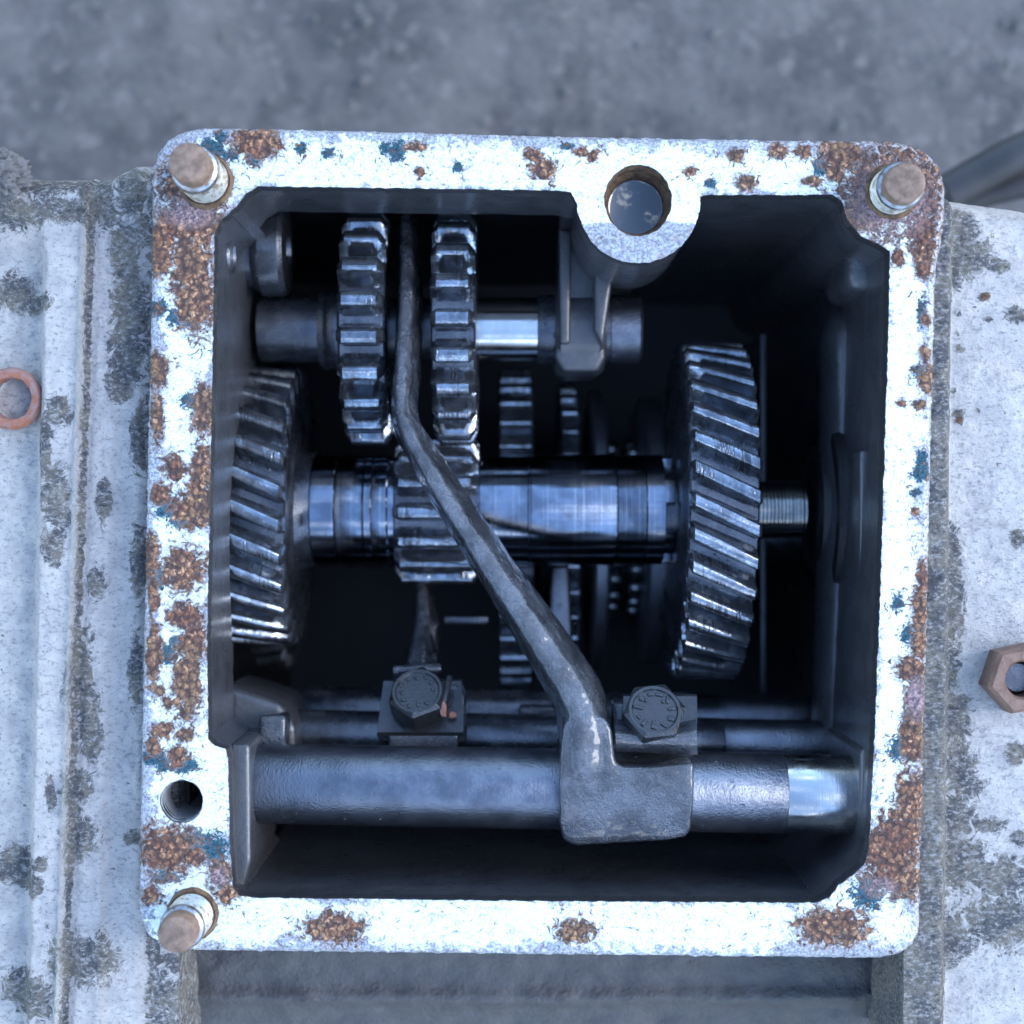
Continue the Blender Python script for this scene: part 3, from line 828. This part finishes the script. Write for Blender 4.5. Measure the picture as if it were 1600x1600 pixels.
def gear(name, c, w, Ro, depth, n, twist, label, group, mat=M_GEAR, phase=0.0, tilt=0.0, bore=60, web=True, ch=6, tipf=.15, rootf=.34):
    t = thing(name, c, label, 'gear', group)
    c = Vector(c); Rr = Ro - depth
    pr = [(0, bore), (0, Rr * .62), (6, Rr * .66), (10, Rr * .82) if web else (0, Rr * .82), (2, Rr * .86), (0, Rr - 4), (3, Rr), (w - 3, Rr), (w, Rr - 4), (w - 2, Rr * .86), (w - 10, Rr * .82) if web else (w, Rr * .82), (w - 6, Rr * .66), (w, Rr * .62), (w, bore)]
    lathe('gear_body', c - Vector((w / 2, 0, 0)), c + Vector((w / 2, 0, 0)), pr, M_DARK, t, n * 3, 30, cap=False)
    me = tooth_mesh('tooth', Ro, Rr, n, w, twist, ch, mat, tipf, rootf)
    for k in range(n):
        o = bpy.data.objects.new('tooth', me); col.objects.link(o); o.parent = t
        o.rotation_euler = (phase + 2 * math.pi * k / n, 0, 0)
    t.rotation_euler = (0, 0, tilt)
    return t

AX = 450.0          # depth of the main shaft
TILT = R(-0.6)
# main shaft
ms = thing('main_shaft', (0, 4, -AX), 'thick oiled main shaft with turned bands running across the middle', 'shaft')
def X(px, d): return (px - 800) * (H + d) / H
def part_x(name, px0, px1, prof, mat, parent, y, d, front, seg=80, wob=0.0, angle=30):
    x0, x1 = X(px0, front), X(px1, front)
    L = x1 - x0
    return lathe(name, (x0, y, -d), (x1, y, -d), [(t * L if abs(t) <= 1 else t, r) for t, r in prof], mat, parent, seg, angle, wob)
part_x('shaft_collar', 420, 482, [(0, 118), (.55, 118), (.7, 112), (.86, 106), (1, 104)], M_DARK, ms, 4, AX, 350, wob=4)
part_x('journal', 478, 616, [(0, 97), (.04, 101), (.3, 101), (.31, 99.5), (.33, 101), (.62, 101), (.63, 99), (.65, 101), (.72, 101), (.73, 99.5), (.75, 101), (.9, 101), (.92, 98.5), (1, 98.5)], M_SHAFT, ms, 4, AX, 350)
part_x('journal', 743, 829, [(0, 101), (.05, 101), (.06, 99.5), (.08, 101), (.95, 101), (.97, 104), (1, 104)], M_SHAFT, ms, 4, AX, 350)
part_x('sleeve', 829, 966, [(0, 104.5), (.01, 103), (.97, 103), (1, 101.5)], M_SHAFT, ms, 4, AX, 350)
g_ = [(0, 100)]
for i in range(12): g_ += [(.02 + i * .048, 103), (.035 + i * .048, 103), (.045 + i * .048, 99.8), (.055 + i * .048, 99.8)]
g_ += [(.62, 102), (.98, 102), (1, 98)]
part_x('ringed_band', 966, 1042, g_, M_SHAFT, ms, 4, AX, 350)
for k in range(6):
    th = R(60 * k + 20)
    box('dog_tooth', Vector((X(1046, 350), 4 + 88 * math.sin(th), -AX + 88 * math.cos(th))), (24, 44, 22), M_SHAFT, ms, 3, 2, rot=Matrix.Rotation(-th, 3, 'X'))
part_x('end_journal', 1042, 1100, [(0, 82), (1, 82)], M_DARK, ms, 4, AX, 360)
g_ = []
for i in range(14): g_ += [(i / 14, 54), (i / 14 + .035, 50)]
part_x('threaded_end', 1180, 1262, g_ + [(1, 50)], M_CHROME, ms, 4, AX, 400, 48)
part_x('input_stub', 250, 425, [(0, 90), (1, 90)], M_DARK, ms, 4, AX, 350)

gear('helical_gear', (357, 3, -AX), 118, 311, 38, 34, R(-10.2), 'large dark helical gear with slanted teeth by the right wall', None, M_GEAR, R(1.5), R(-1.2), 80, tipf=.17, rootf=.33)
gear('helical_gear', (-457, 12, -AX), 136, 258, 38, 27, R(-13), 'slanted-tooth helical gear half tucked under the left wall', None, M_GEAR, R(2), R(-1.0), 90, tipf=.17, rootf=.33)
gear('sliding_gear', (-137, 4, -AX), 152, 140, 36, 15, 0, 'small long-toothed straight gear on the middle of the main shaft', None, M_GEAR, R(2), 0, 95, False, 12, tipf=.17)
# idler shaft and its two straight gears
IA, IY = 385.0, 331.0
ids = thing('idler_shaft', (0, IY, -IA), 'slim idler shaft with one bright ground section above the main shaft', 'shaft')
part_x('shaft_body', 400, 740, [(0, 58), (.02, 60), (.30, 60), (.31, 56), (1, 56)], M_DARK, ids, IY, IA, 330)
part_x('bright_journal', 738, 840, [(0, 57), (1, 57)], M_CHROME, ids, IY, IA, 330)
part_x('shaft_end', 840, 958, [(0, 60), (.05, 62), (.3, 62), (1, 60)], M_DARK, ids, IY, IA, 330)
part_x('end_collar', 954, 1006, [(0, 58), (.04, 62), (.9, 62), (.98, 58), (1, 52)], M_RAIL, ids, IY, IA, 330)
part_x('shoulder', 496, 528, [(0, 70), (.3, 74), (.5, 70), (.7, 74), (1, 74)], M_DARK, ids, IY, IA, 330)
gear('idler_gear', (-258, IY, -IA), 80, 211, 48, 20, 0, 'straight-toothed gear left of the fork arm on the idler shaft', 'straight gears on the idler shaft', M_GEAR, R(10), 0, 58, True, 11, tipf=.16)
gear('idler_gear', (-101, IY, -IA), 76, 211, 48, 20, 0, 'straight-toothed gear right of the fork arm beside the bright shaft section', 'straight gears on the idler shaft', M_GEAR, R(1), 0, 58, True, 11, tipf=.16)

# layshaft deep in the sump
LA, LY = 905.0, -38.0
ls = thing('layshaft', (0, LY, -LA), 'dark layshaft deep under the main shaft with stepped hubs', 'shaft')
lathe('shaft_body', (-560, LY, -LA), (600, LY, -LA), [(0, 80), (1160, 80)], M_DARK, ls, 48)
for a, b, r in ((840, 872, 190), (872, 905, 225), (905, 930, 160)):
    part_x('hub', a, b, [(0, r - 6), (.15, r), (.85, r), (1, r - 6)], M_DARK, ls, LY, LA, 700)
part_x('synchro_ring', 1008, 1062, [(0, 270), (.1, 286), (.6, 286), (.7, 262), (1, 250)], M_SATIN, ls, LY, LA, 700)
part_x('synchro_ring', 925, 950, [(0, 288), (.2, 300), (.8, 300), (1, 288)], M_SATIN, ls, LY, LA, 700)
part_x('bearing_race', 958, 1000, [(0, 160), (1, 160)], M_DARK, ls, LY, LA, 700)
sp_bm = bmesh.new(); bmesh.ops.create_uvsphere(sp_bm, u_segments=14, v_segments=9, radius=17 * U)
sp = bpy.data.meshes.new('bearing_ball'); sp_bm.to_mesh(sp); sp_bm.free(); sp.materials.append(M_CHROME)
for q in sp.polygons: q.use_smooth = True
for k in range(24):
    th = 2 * math.pi * k / 24
    for dx in (-22, 22):
        o = bpy.data.objects.new('bearing_ball', sp); col.objects.link(o); o.parent = ls
        o.location = Vector((X(979, 700) + dx, 178 * math.sin(th + dx * .003), 178 * math.cos(th + dx * .003))) * U
part_x('cone_ring', 1064, 1092, [(0, 190), (.5, 225), (1, 250)], M_DARK, ls, LY, LA, 700)
gear('layshaft_gear', (X(806, 620), LY, -LA), 72, 345, 40, 36, 0, 'dim straight gear deep in the sump glimpsed above and below the main shaft', None, M_GEARD, 0, 0, 80)
gear('layshaft_gear', (X(395, 620) - 20, LY, -LA), 120, 300, 38, 30, R(9), 'dim gear in the shadow below the left helical gear', None, M_GEARD, 0, 0, 80)

gear('layshaft_gear', (X(893, 620), LY, -LA), 40, 318, 36, 34, 0, 'narrow dim gear deep in the sump behind the pale fork leg', None, M_GEARD, 0.04, 0, 80)

# ------------------------------------------------------------------ selector rails
def rail(p0, p1, r, d0, d1, label, bands, mat=M_RAIL):
    A = at(*p0, d0); B = at(*p1, d1); L = (B - A).length
    t = thing('selector_rail', (A + B) / 2, label, 'rail', 'selector rails')
    cuts = [0] + [b[0] for b in bands] + [1]
    mats = [mat] + [b[1] for b in bands]
    nm = ['rail_body'] + ['ground_band'] * len(bands)
    dr = [0] + [b[2] for b in bands]
    for i in range(len(cuts) - 1):
        a = A + (B - A) * cuts[i]; b = A + (B - A) * cuts[i + 1]; l = (b - a).length
        rr = r + dr[i]
        lathe(nm[i], a, b, [(0, rr - 1.0), (2, rr), (l - 2, rr), (l, rr - 1)], mats[i], t, 80)
    return t
M_BAND = mat_shaft('bright_worn_rail_end', (0.55, 0.55, 0.54), (0.42, 0.42, 0.42), (0.14, 0.3))
rail((370, 1223), (1352, 1242), 66, 150, 150, 'thick grey selector rail nearest the viewer with a bright right end', [(0.868, M_BAND, -.6)])
rail((440, 1148), (1300, 1166), 46, 360, 360, 'selector rail partly hidden behind the thick front rail', [(0.80, M_RAIL, -.5)], M_DARK)
rail((440, 1110), (1300, 1126), 46, 520, 520, 'deepest selector rail, a dim line above the other rails', [(0.62, M_RAIL, -.5)], M_DARK)

# ------------------------------------------------------------------ shift forks
PROF = [(-.62, -1), (-.92, -.8), (-1, -.5), (-.98, -.22), (-.86, -.02), (-.62, .22), (-.40, .42), (-.2, .47), (.1, .49), (.34, .49), (.50, .45), (.62, .30), (.74, .06), (.88, -.2), (.97, -.45), (.96, -.75), (.7, -1)]
def fuse(name, objs, voxel, smooth, mat, parent, rough=0.8, shape=None):
    """weld overlapping meshes into one continuous casting"""
    bm_ = bmesh.new()
    for o in objs:
        bm_.from_mesh(o.data); 
    me = bpy.data.meshes.new(name); bm_.to_mesh(me); bm_.free()
    for o in objs: bpy.data.objects.remove(o)
    o = link(name, me, mat, parent)
    m = o.modifiers.new('r', 'REMESH'); m.mode = 'VOXEL'; m.voxel_size = voxel * U
    m2 = o.modifiers.new('s', 'SMOOTH'); m2.iterations = smooth; m2.factor = .5
    dg = bpy.context.evaluated_depsgraph_get()
    me2 = bpy.data.meshes.new_from_object(o.evaluated_get(dg))
    o.modifiers.clear(); o.data = me2; me2.name = name
    if not me2.materials: me2.materials.append(mat)
    base = origin(parent)
    if shape:
        for v in me2.vertices: v.co = (shape(v.co / U + base) - base) * U
        me2.update()
    nor = [v.normal.copy() for v in me2.vertices]
    for v, nn in zip(me2.vertices, nor):
        p = v.co / U
        v.co += nn * U * rough * (noise.fractal(p * .06, 1, 2, 3) + .8 * noise.noise(p * .02))
    for q in me2.polygons: q.use_smooth = True
    return o

def arm(name, pts, mat, parent, n=12, rough=1.6, sub=3, prof=PROF):
    """pts = (px, py, depth of the top, half width, thickness)"""
    C = catmull([tuple(at(p[0], p[1], p[2])) + (p[3], p[4]) for p in pts], n)
    P2 = []
    q = prof + [prof[0]]
    for a, b in zip(q[:-1], q[1:]):
        for k in range(sub): P2.append((a[0] + (b[0] - a[0]) * k / sub, a[1] + (b[1] - a[1]) * k / sub))
    rings = []
    for i, c in enumerate(C):
        a = Vector(C[max(i - 1, 0)][:3]); b = Vector(C[min(i + 1, len(C) - 1)][:3])
        tan = (b - a).normalized(); side = tan.cross(Vector((0, 0, 1))).normalized(); up = side.cross(tan).normalized()
        o = Vector(c[:3]); ring = []
        for s, z in P2:
            p = o + side * (s * c[3]) + up * ((z - .48) * c[4])
            dsp = rough * noise.fractal((p.x * .09, p.y * .09, p.z * .09), 1, 2, 2) + rough * 1.2 * noise.noise((p.x * .025, p.y * .025, p.z * .025))
            ring.append(p + (side * s + up * z).normalized() * dsp)
        rings.append(ring)
    return loft(name, rings, mat, parent, 60)

f1 = thing('shift_fork', at(980, 1240, 150), 'long cranked dark shift fork reaching diagonally across the open gearbox', 'shift fork', 'shift forks')
arm1 = arm('fork_arm', [(634, 322, 330, 20, 60), (636, 400, 260, 23, 70), (635, 480, 205, 24, 80), (631, 560, 168, 24, 84), (627, 625, 142, 24, 86), (638, 672, 122, 26, 88), (681, 750, 104, 29, 92),
     (747, 853, 90, 33, 96), (815, 955, 76, 38, 100), (868, 1036, 66, 43, 104), (902, 1092, 58, 46, 106), (916, 1140, 52, 46, 106), (918, 1200, 51, 46, 104), (922, 1240, 64, 42, 90)], M_FORK, f1)
hubp = [(876, 1166), (882, 1128), (944, 1120), (957, 1140), (962, 1192), (972, 1200), (1030, 1199), (1087, 1192), (1086, 1250), (1083, 1300), (1074, 1314), (1040, 1319), (960, 1325), (900, 1329), (880, 1318), (874, 1290), (873, 1230)]
bm = prism_bm([at(x, y, 52).xy for x, y in hubp], -58, -250, 22, 5, False, .97)
hub1 = from_bm('fork_hub', bm, M_FORK, f1, 50)
def round_hub(p):
    """the hub wraps the rail: its face falls away towards the lower and upper edge"""
    if p.y > -372: return p
    k = (p.y + 430) / 118
    w = min(1, (-372 - p.y) / 40)
    return Vector((p.x, p.y, p.z - (24 * k ** 2 if k < 0 else 5 * k ** 2) * w))
fuse('fork_casting', [arm1, hub1], 3.0, 22, M_FORK, f1, shape=round_hub)
# clamp lug behind the hub, for the bolt
tl1 = Matrix.Rotation(R(-40), 3, 'X')           # bolt axis leans towards the top of the picture
def bolt(px, py, d, r, h, rotm, label, marks, spin=0.0):
    c = at(px, py, d)
    t = thing('hex_bolt', c, label, 'bolt', 'clamp bolts on the shift forks')
    def W(v): return c + rotm @ Vector(v)
    bm_ = bmesh.new(); rg = []
    for z, rr in ((0, r), (h * .88, r)):
        rg.append([bm_.verts.new(W((rr * math.cos(R(60 * k + spin)), rr * math.sin(R(60 * k + spin)), z))) for k in range(6)])
    rg12 = [bm_.verts.new(W((r * .82 * math.cos(R(15 * k + spin)), r * .82 * math.sin(R(15 * k + spin)), h))) for k in range(24)]
    rin = [bm_.verts.new(W((r * .73 * math.cos(R(15 * k + spin)), r * .73 * math.sin(R(15 * k + spin)), h))) for k in range(24)]
    rdp = [bm_.verts.new(W((r * .69 * math.cos(R(15 * k + spin)), r * .69 * math.sin(R(15 * k + spin)), h - 3))) for k in range(24)]
    for k in range(6):
        k2 = (k + 1) % 6
        bm_.faces.new((rg[0][k], rg[0][k2], rg[1][k2], rg[1][k]))
        bm_.faces.new([rg[1][k], rg[1][k2]] + [rg12[(4 * k + j) % 24] for j in range(4, -1, -1)])
    for k in range(24):
        k2 = (k + 1) % 24
        bm_.faces.new((rg12[k], rg12[k2], rin[k2], rin[k])); bm_.faces.new((rin[k], rin[k2], rdp[k2], rdp[k]))
    bm_.faces.new(rdp); bm_.faces.new(rg[0][::-1])
    bmesh.ops.bevel(bm_, geom=[e for e in bm_.edges if e.calc_length() > h * .55 and e.calc_length() < h * .9], offset=2, segments=2, affect='EDGES')
    hd = from_bm('bolt_head', bm_, M_BOLT, t, 28)
    for (ang, rad, ln, wd, tw) in marks:
        a = R(ang); p = W((rad * r * math.cos(a), rad * r * math.sin(a), h - 2.2))
        mk = box('stamped_mark', p, (ln, wd, 4.5), M_BOLT, hd, 1, 1, rot=rotm @ Matrix.Rotation(a + R(tw), 3, 'Z'))
    lathe('bolt_shank', W((0, 0, -60)), W((0, 0, 2)), [(0, r * .55), (62, r * .55)], M_BOLT, t, 24)
    return t
rb1 = Matrix.Rotation(R(-32), 3, 'X') @ Matrix.Rotation(R(4), 3, 'Y')
bolt(1019, 1122, 105, 52, 32, rb1, 'dark hex bolt on the long fork, standing behind a bent pale tab',
     [(170, .52, 17, 5, 0), (135, .55, 9, 8, 30), (128, .42, 5, 5, 0), (100, .56, 6, 11, 0), (72, .56, 5, 13, 10), (42, .56, 13, 5, 40), (48, .42, 6, 5, 0), (8, .54, 14, 5, 0), (-28, .56, 11, 8, 20), (-62, .54, 12, 5, 30), (-95, .55, 8, 10, 0), (-98, .42, 6, 6, 0), (-130, .56, 12, 6, 0), (205, .56, 5, 8, 15)], 8)
# lock plate of the long fork
def sheet_bend(name, rows, th, mat, parent):
    """rows of points -> bent sheet with thickness"""
    n = len(rows[0]); rings = []
    for r_ in rows:
        rings.append([Vector(p) for p in r_] + [Vector(p) - Vector((0, -th * .3, th)) for p in r_[::-1]])
    return loft(name, rings, mat, parent, 40)
lp1 = thing('lock_plate', at(1025, 1130, 130), 'square lock plate with a bent-up pale tab below the bolt on the long fork', 'lock plate', 'lock plates under the bolts')
def pl(px, py, d): return at(px, py, d)
sheet_bend('plate', [[pl(974 + i * 0, y, d) if False else pl(x, y, d) for x in np.linspace(974, 1089, 12)] for y, d in ((1088, 150), (1110, 138), (1140, 122), (1168, 104))], 8, M_PLATE, lp1)
rows = []
for j, v in enumerate(np.linspace(0, 1, 9)):
    rw = []
    for u in np.linspace(0, 1, 22):
        x = 961 + u * 127 + 2 * v
        bulge = math.exp(-((u - .62) / .22) ** 2)
        y = 1136 + v * 38 - 6 * bulge * (1 - v) + 5 * u * v - (8 * max(0, u - .8) / .2) * (1 - v)
        d = 72 + 22 * (2 * v - 1) ** 2 + 14 * bulge * (1 - v) - 10 * bulge * math.sin(v * 3.14)
        rw.append(pl(x, y, d + 1.5 * noise.noise((u * 6, v * 4, 0))))
    rows.append(rw)
sheet_bend('bent_tab', rows, 10, M_FORK, lp1)
prism('clamp_lug', [at(958, 1100, 140).xy, at(1092, 1092, 140).xy, at(1090, 1196, 140).xy, at(955, 1196, 140).xy], -150, -260, M_FORK, f1, 10, 3)

# second fork, on the hidden rail
f2 = thing('shift_fork', at(655, 1120, 300), 'short dark shift fork clamped on the hidden rail, left of the long fork', 'shift fork', 'shift forks')
arm('fork_arm', [(658, 905, 470, 20, 80), (660, 960, 400, 26, 80), (656, 1010, 330, 33, 80), (651, 1046, 285, 37, 70), (650, 1075, 270, 36, 60)], M_FORK, f2)
lathe('arm_collar', at(614, 1048, 262), at(690, 1044, 262), [(0, 7), (3, 9), (80, 9), (84, 7)], M_FORK, f2, 16, wob=1.5)
prism('fork_hub', [at(588, 1140, 240).xy, at(600, 1076, 240).xy, at(715, 1072, 240).xy, at(727, 1090, 240).xy, at(729, 1165, 240).xy, at(588, 1165, 240).xy], -268, -430, M_FORK, f2, 8, 3)
prism('front_pad', [at(606, 1146, 230).xy, at(716, 1146, 230).xy, at(716, 1170, 230).xy, at(606, 1170, 230).xy], -236, -300, M_FORK, f2, 6, 3)
box('stop_pin', at(728, 969, 520), (84, 14, 14), M_DARK, f2, 5, 2)
lp2 = thing('lock_plate', at(655, 1110, 255), 'flat dark lock plate under the bolt with rust flakes', 'lock plate', 'lock plates under the bolts')
sheet_bend('plate', [[pl(x + (y - 1140) * -.12 * (1 - 2 * (x - 590) / 130) * (1 if x < 655 else .3), y, d) for x in np.linspace(590, 724, 12)] for y, d in ((1064, 275), (1095, 258), (1125, 242), (1144, 232), (1150, 236))], 8, M_PLATE, lp2)
box('bent_tab', at(697, 1082, 235), (10, 52, 34), M_PLATE, lp2, 4, 2, rot=Matrix.Rotation(R(-14), 3, 'Z') @ Matrix.Rotation(R(-35), 3, 'X'))
rb2 = Matrix.Rotation(R(-38), 3, 'X') @ Matrix.Rotation(R(-3), 3, 'Y')
bolt(656, 1101, 240, 52, 46, rb2, 'dark hex bolt on the short fork with dotted head and rust crumbs beside it',
     [(30 * k + 5, .55 + .04 * ((k * 7) % 3 - 1), 6 + (k * 5) % 4, 5 + (k * 3) % 3, 20 * k) for k in range(11)], 22)
for k, (x, y, d, s) in enumerate(((693, 1108, 196, 9), (706, 1117, 232, 7))):
    bm = bmesh.new(); bmesh.ops.create_icosphere(bm, subdivisions=2, radius=s)
    c = at(x, y, d)
    for v in bm.verts:
        v.co = Vector((v.co.x * (.7 if k == 0 else 1.2), v.co.y * (1.5 if k == 0 else .9), v.co.z * .6)) * (1 + .35 * noise.noise(v.co * .2 + Vector((k * 9, 0, 0)))) + c
    tag(from_bm('rust_flake', bm, M_RUSTR, loc=c, angle=30), ['upright orange rust flake against the bolt on the short fork', 'round tan rust crumb on the lock plate of the short fork'][k], 'rust flake', 'rust crumbs on the short fork')
# third fork, its leg seen beyond the long arm
f3 = thing('shift_fork', at(870, 1110, 560), 'pale fork leg standing deep behind the diagonal arm of the long fork', 'shift fork', 'shift forks')
prism('fork_leg', [at(862, 884, 580).xy, at(890, 880, 580).xy, at(896, 1010, 580).xy, at(900, 1120, 580).xy, at(850, 1120, 580).xy, at(856, 990, 580).xy], -585, -680, M_RAIL, f3, 10, 3)
prism('fork_hub', [at(810, 1098, 500).xy, at(905, 1098, 500).xy, at(905, 1170, 500).xy, at(810, 1170, 500).xy], -440, -620, M_FORK, f3, 10, 3)

# ------------------------------------------------------------------ things lying behind the case
def hose(pts, r, label):
    C = catmull(pts, 10); rings = []
    for i, c in enumerate(C):
        a = Vector(C[max(i - 1, 0)]); b = Vector(C[min(i + 1, len(C) - 1)])
        t_, s_, u_ = frame(b - a)
        rings.append([Vector(c) + (s_ * math.cos(k * math.pi / 8) + u_ * math.sin(k * math.pi / 8)) * r for k in range(16)])
    o = loft('hose', rings, M_HOSE, None, 60, loc=tuple(C[0]))
    return tag(o, label, 'hose', 'black hoses beyond the right corner')
hose([at(1480, 300, 900), at(1530, 272, 880), at(1590, 240, 850), at(1680, 205, 840), at(1800, 190, 880)], 40, 'black hose rising to the right behind the corner, upper one')
hose([at(1470, 330, 1000), at(1540, 300, 960), at(1620, 282, 930), at(1720, 276, 960), at(1820, 290, 960)], 34, 'black hose lying lower behind the right casting')
bm = bmesh.new(); bmesh.ops.create_icosphere(bm, subdivisions=5, radius=40)
c = at(-2, 272, 40)
for v in bm.verts: v.co = Vector((v.co.x * 1.15, v.co.y * .95, v.co.z)) * (1 + .25 * noise.fractal(v.co * .05, .6, 2, 5) + .12 * noise.noise(v.co * .2)) + c
tag(from_bm('dirt_clod', bm, M_DIRT, loc=c, angle=60), 'dark crumbly clod of dirt on the top edge of the left casting', 'dirt clod')

# grit on the ground (uncountable)
V_, F_ = [], []
rs = random.Random(8)
for k in range(700):
    x = rs.uniform(-1700, 1700); y = rs.choice((1, -1)) * rs.uniform(760, 1700); r = rs.choice((5, 6, 7, 9, 12, 18))
    z = -1650 + 50 * fbm(x, y, 0, .004) + 14 * fbm(x, y, 5, .02); o_ = len(V_)
    for v in ((1, 0, 0), (-.9, .1, 0), (0, 1, 0), (.1, -.9, .1), (0, .1, .8), (0, 0, -.8), (.6, .6, .4), (-.6, -.6, .3)):
        V_.append((x + v[0] * r * rs.uniform(.7, 1.3), y + v[1] * r * rs.uniform(.7, 1.3), z + v[2] * r * rs.uniform(.7, 1.2)))
    for f in ((0, 6, 4), (6, 2, 4), (2, 1, 4), (1, 7, 4), (7, 3, 4), (3, 0, 4), (0, 2, 6), (0, 5, 2), (2, 5, 1), (1, 5, 3), (1, 3, 7), (3, 5, 0)):
        F_.append(tuple(o_ + i for i in f))
tag(mesh('gravel', V_, F_, mat_plain('gravel_stone', (0.04, 0.04, 0.042), (0.17, 0.165, 0.16), 0.85, 0.008), None, smooth=False), 'loose grit strewn over the ground behind the gearbox', 'gravel', kind='stuff')
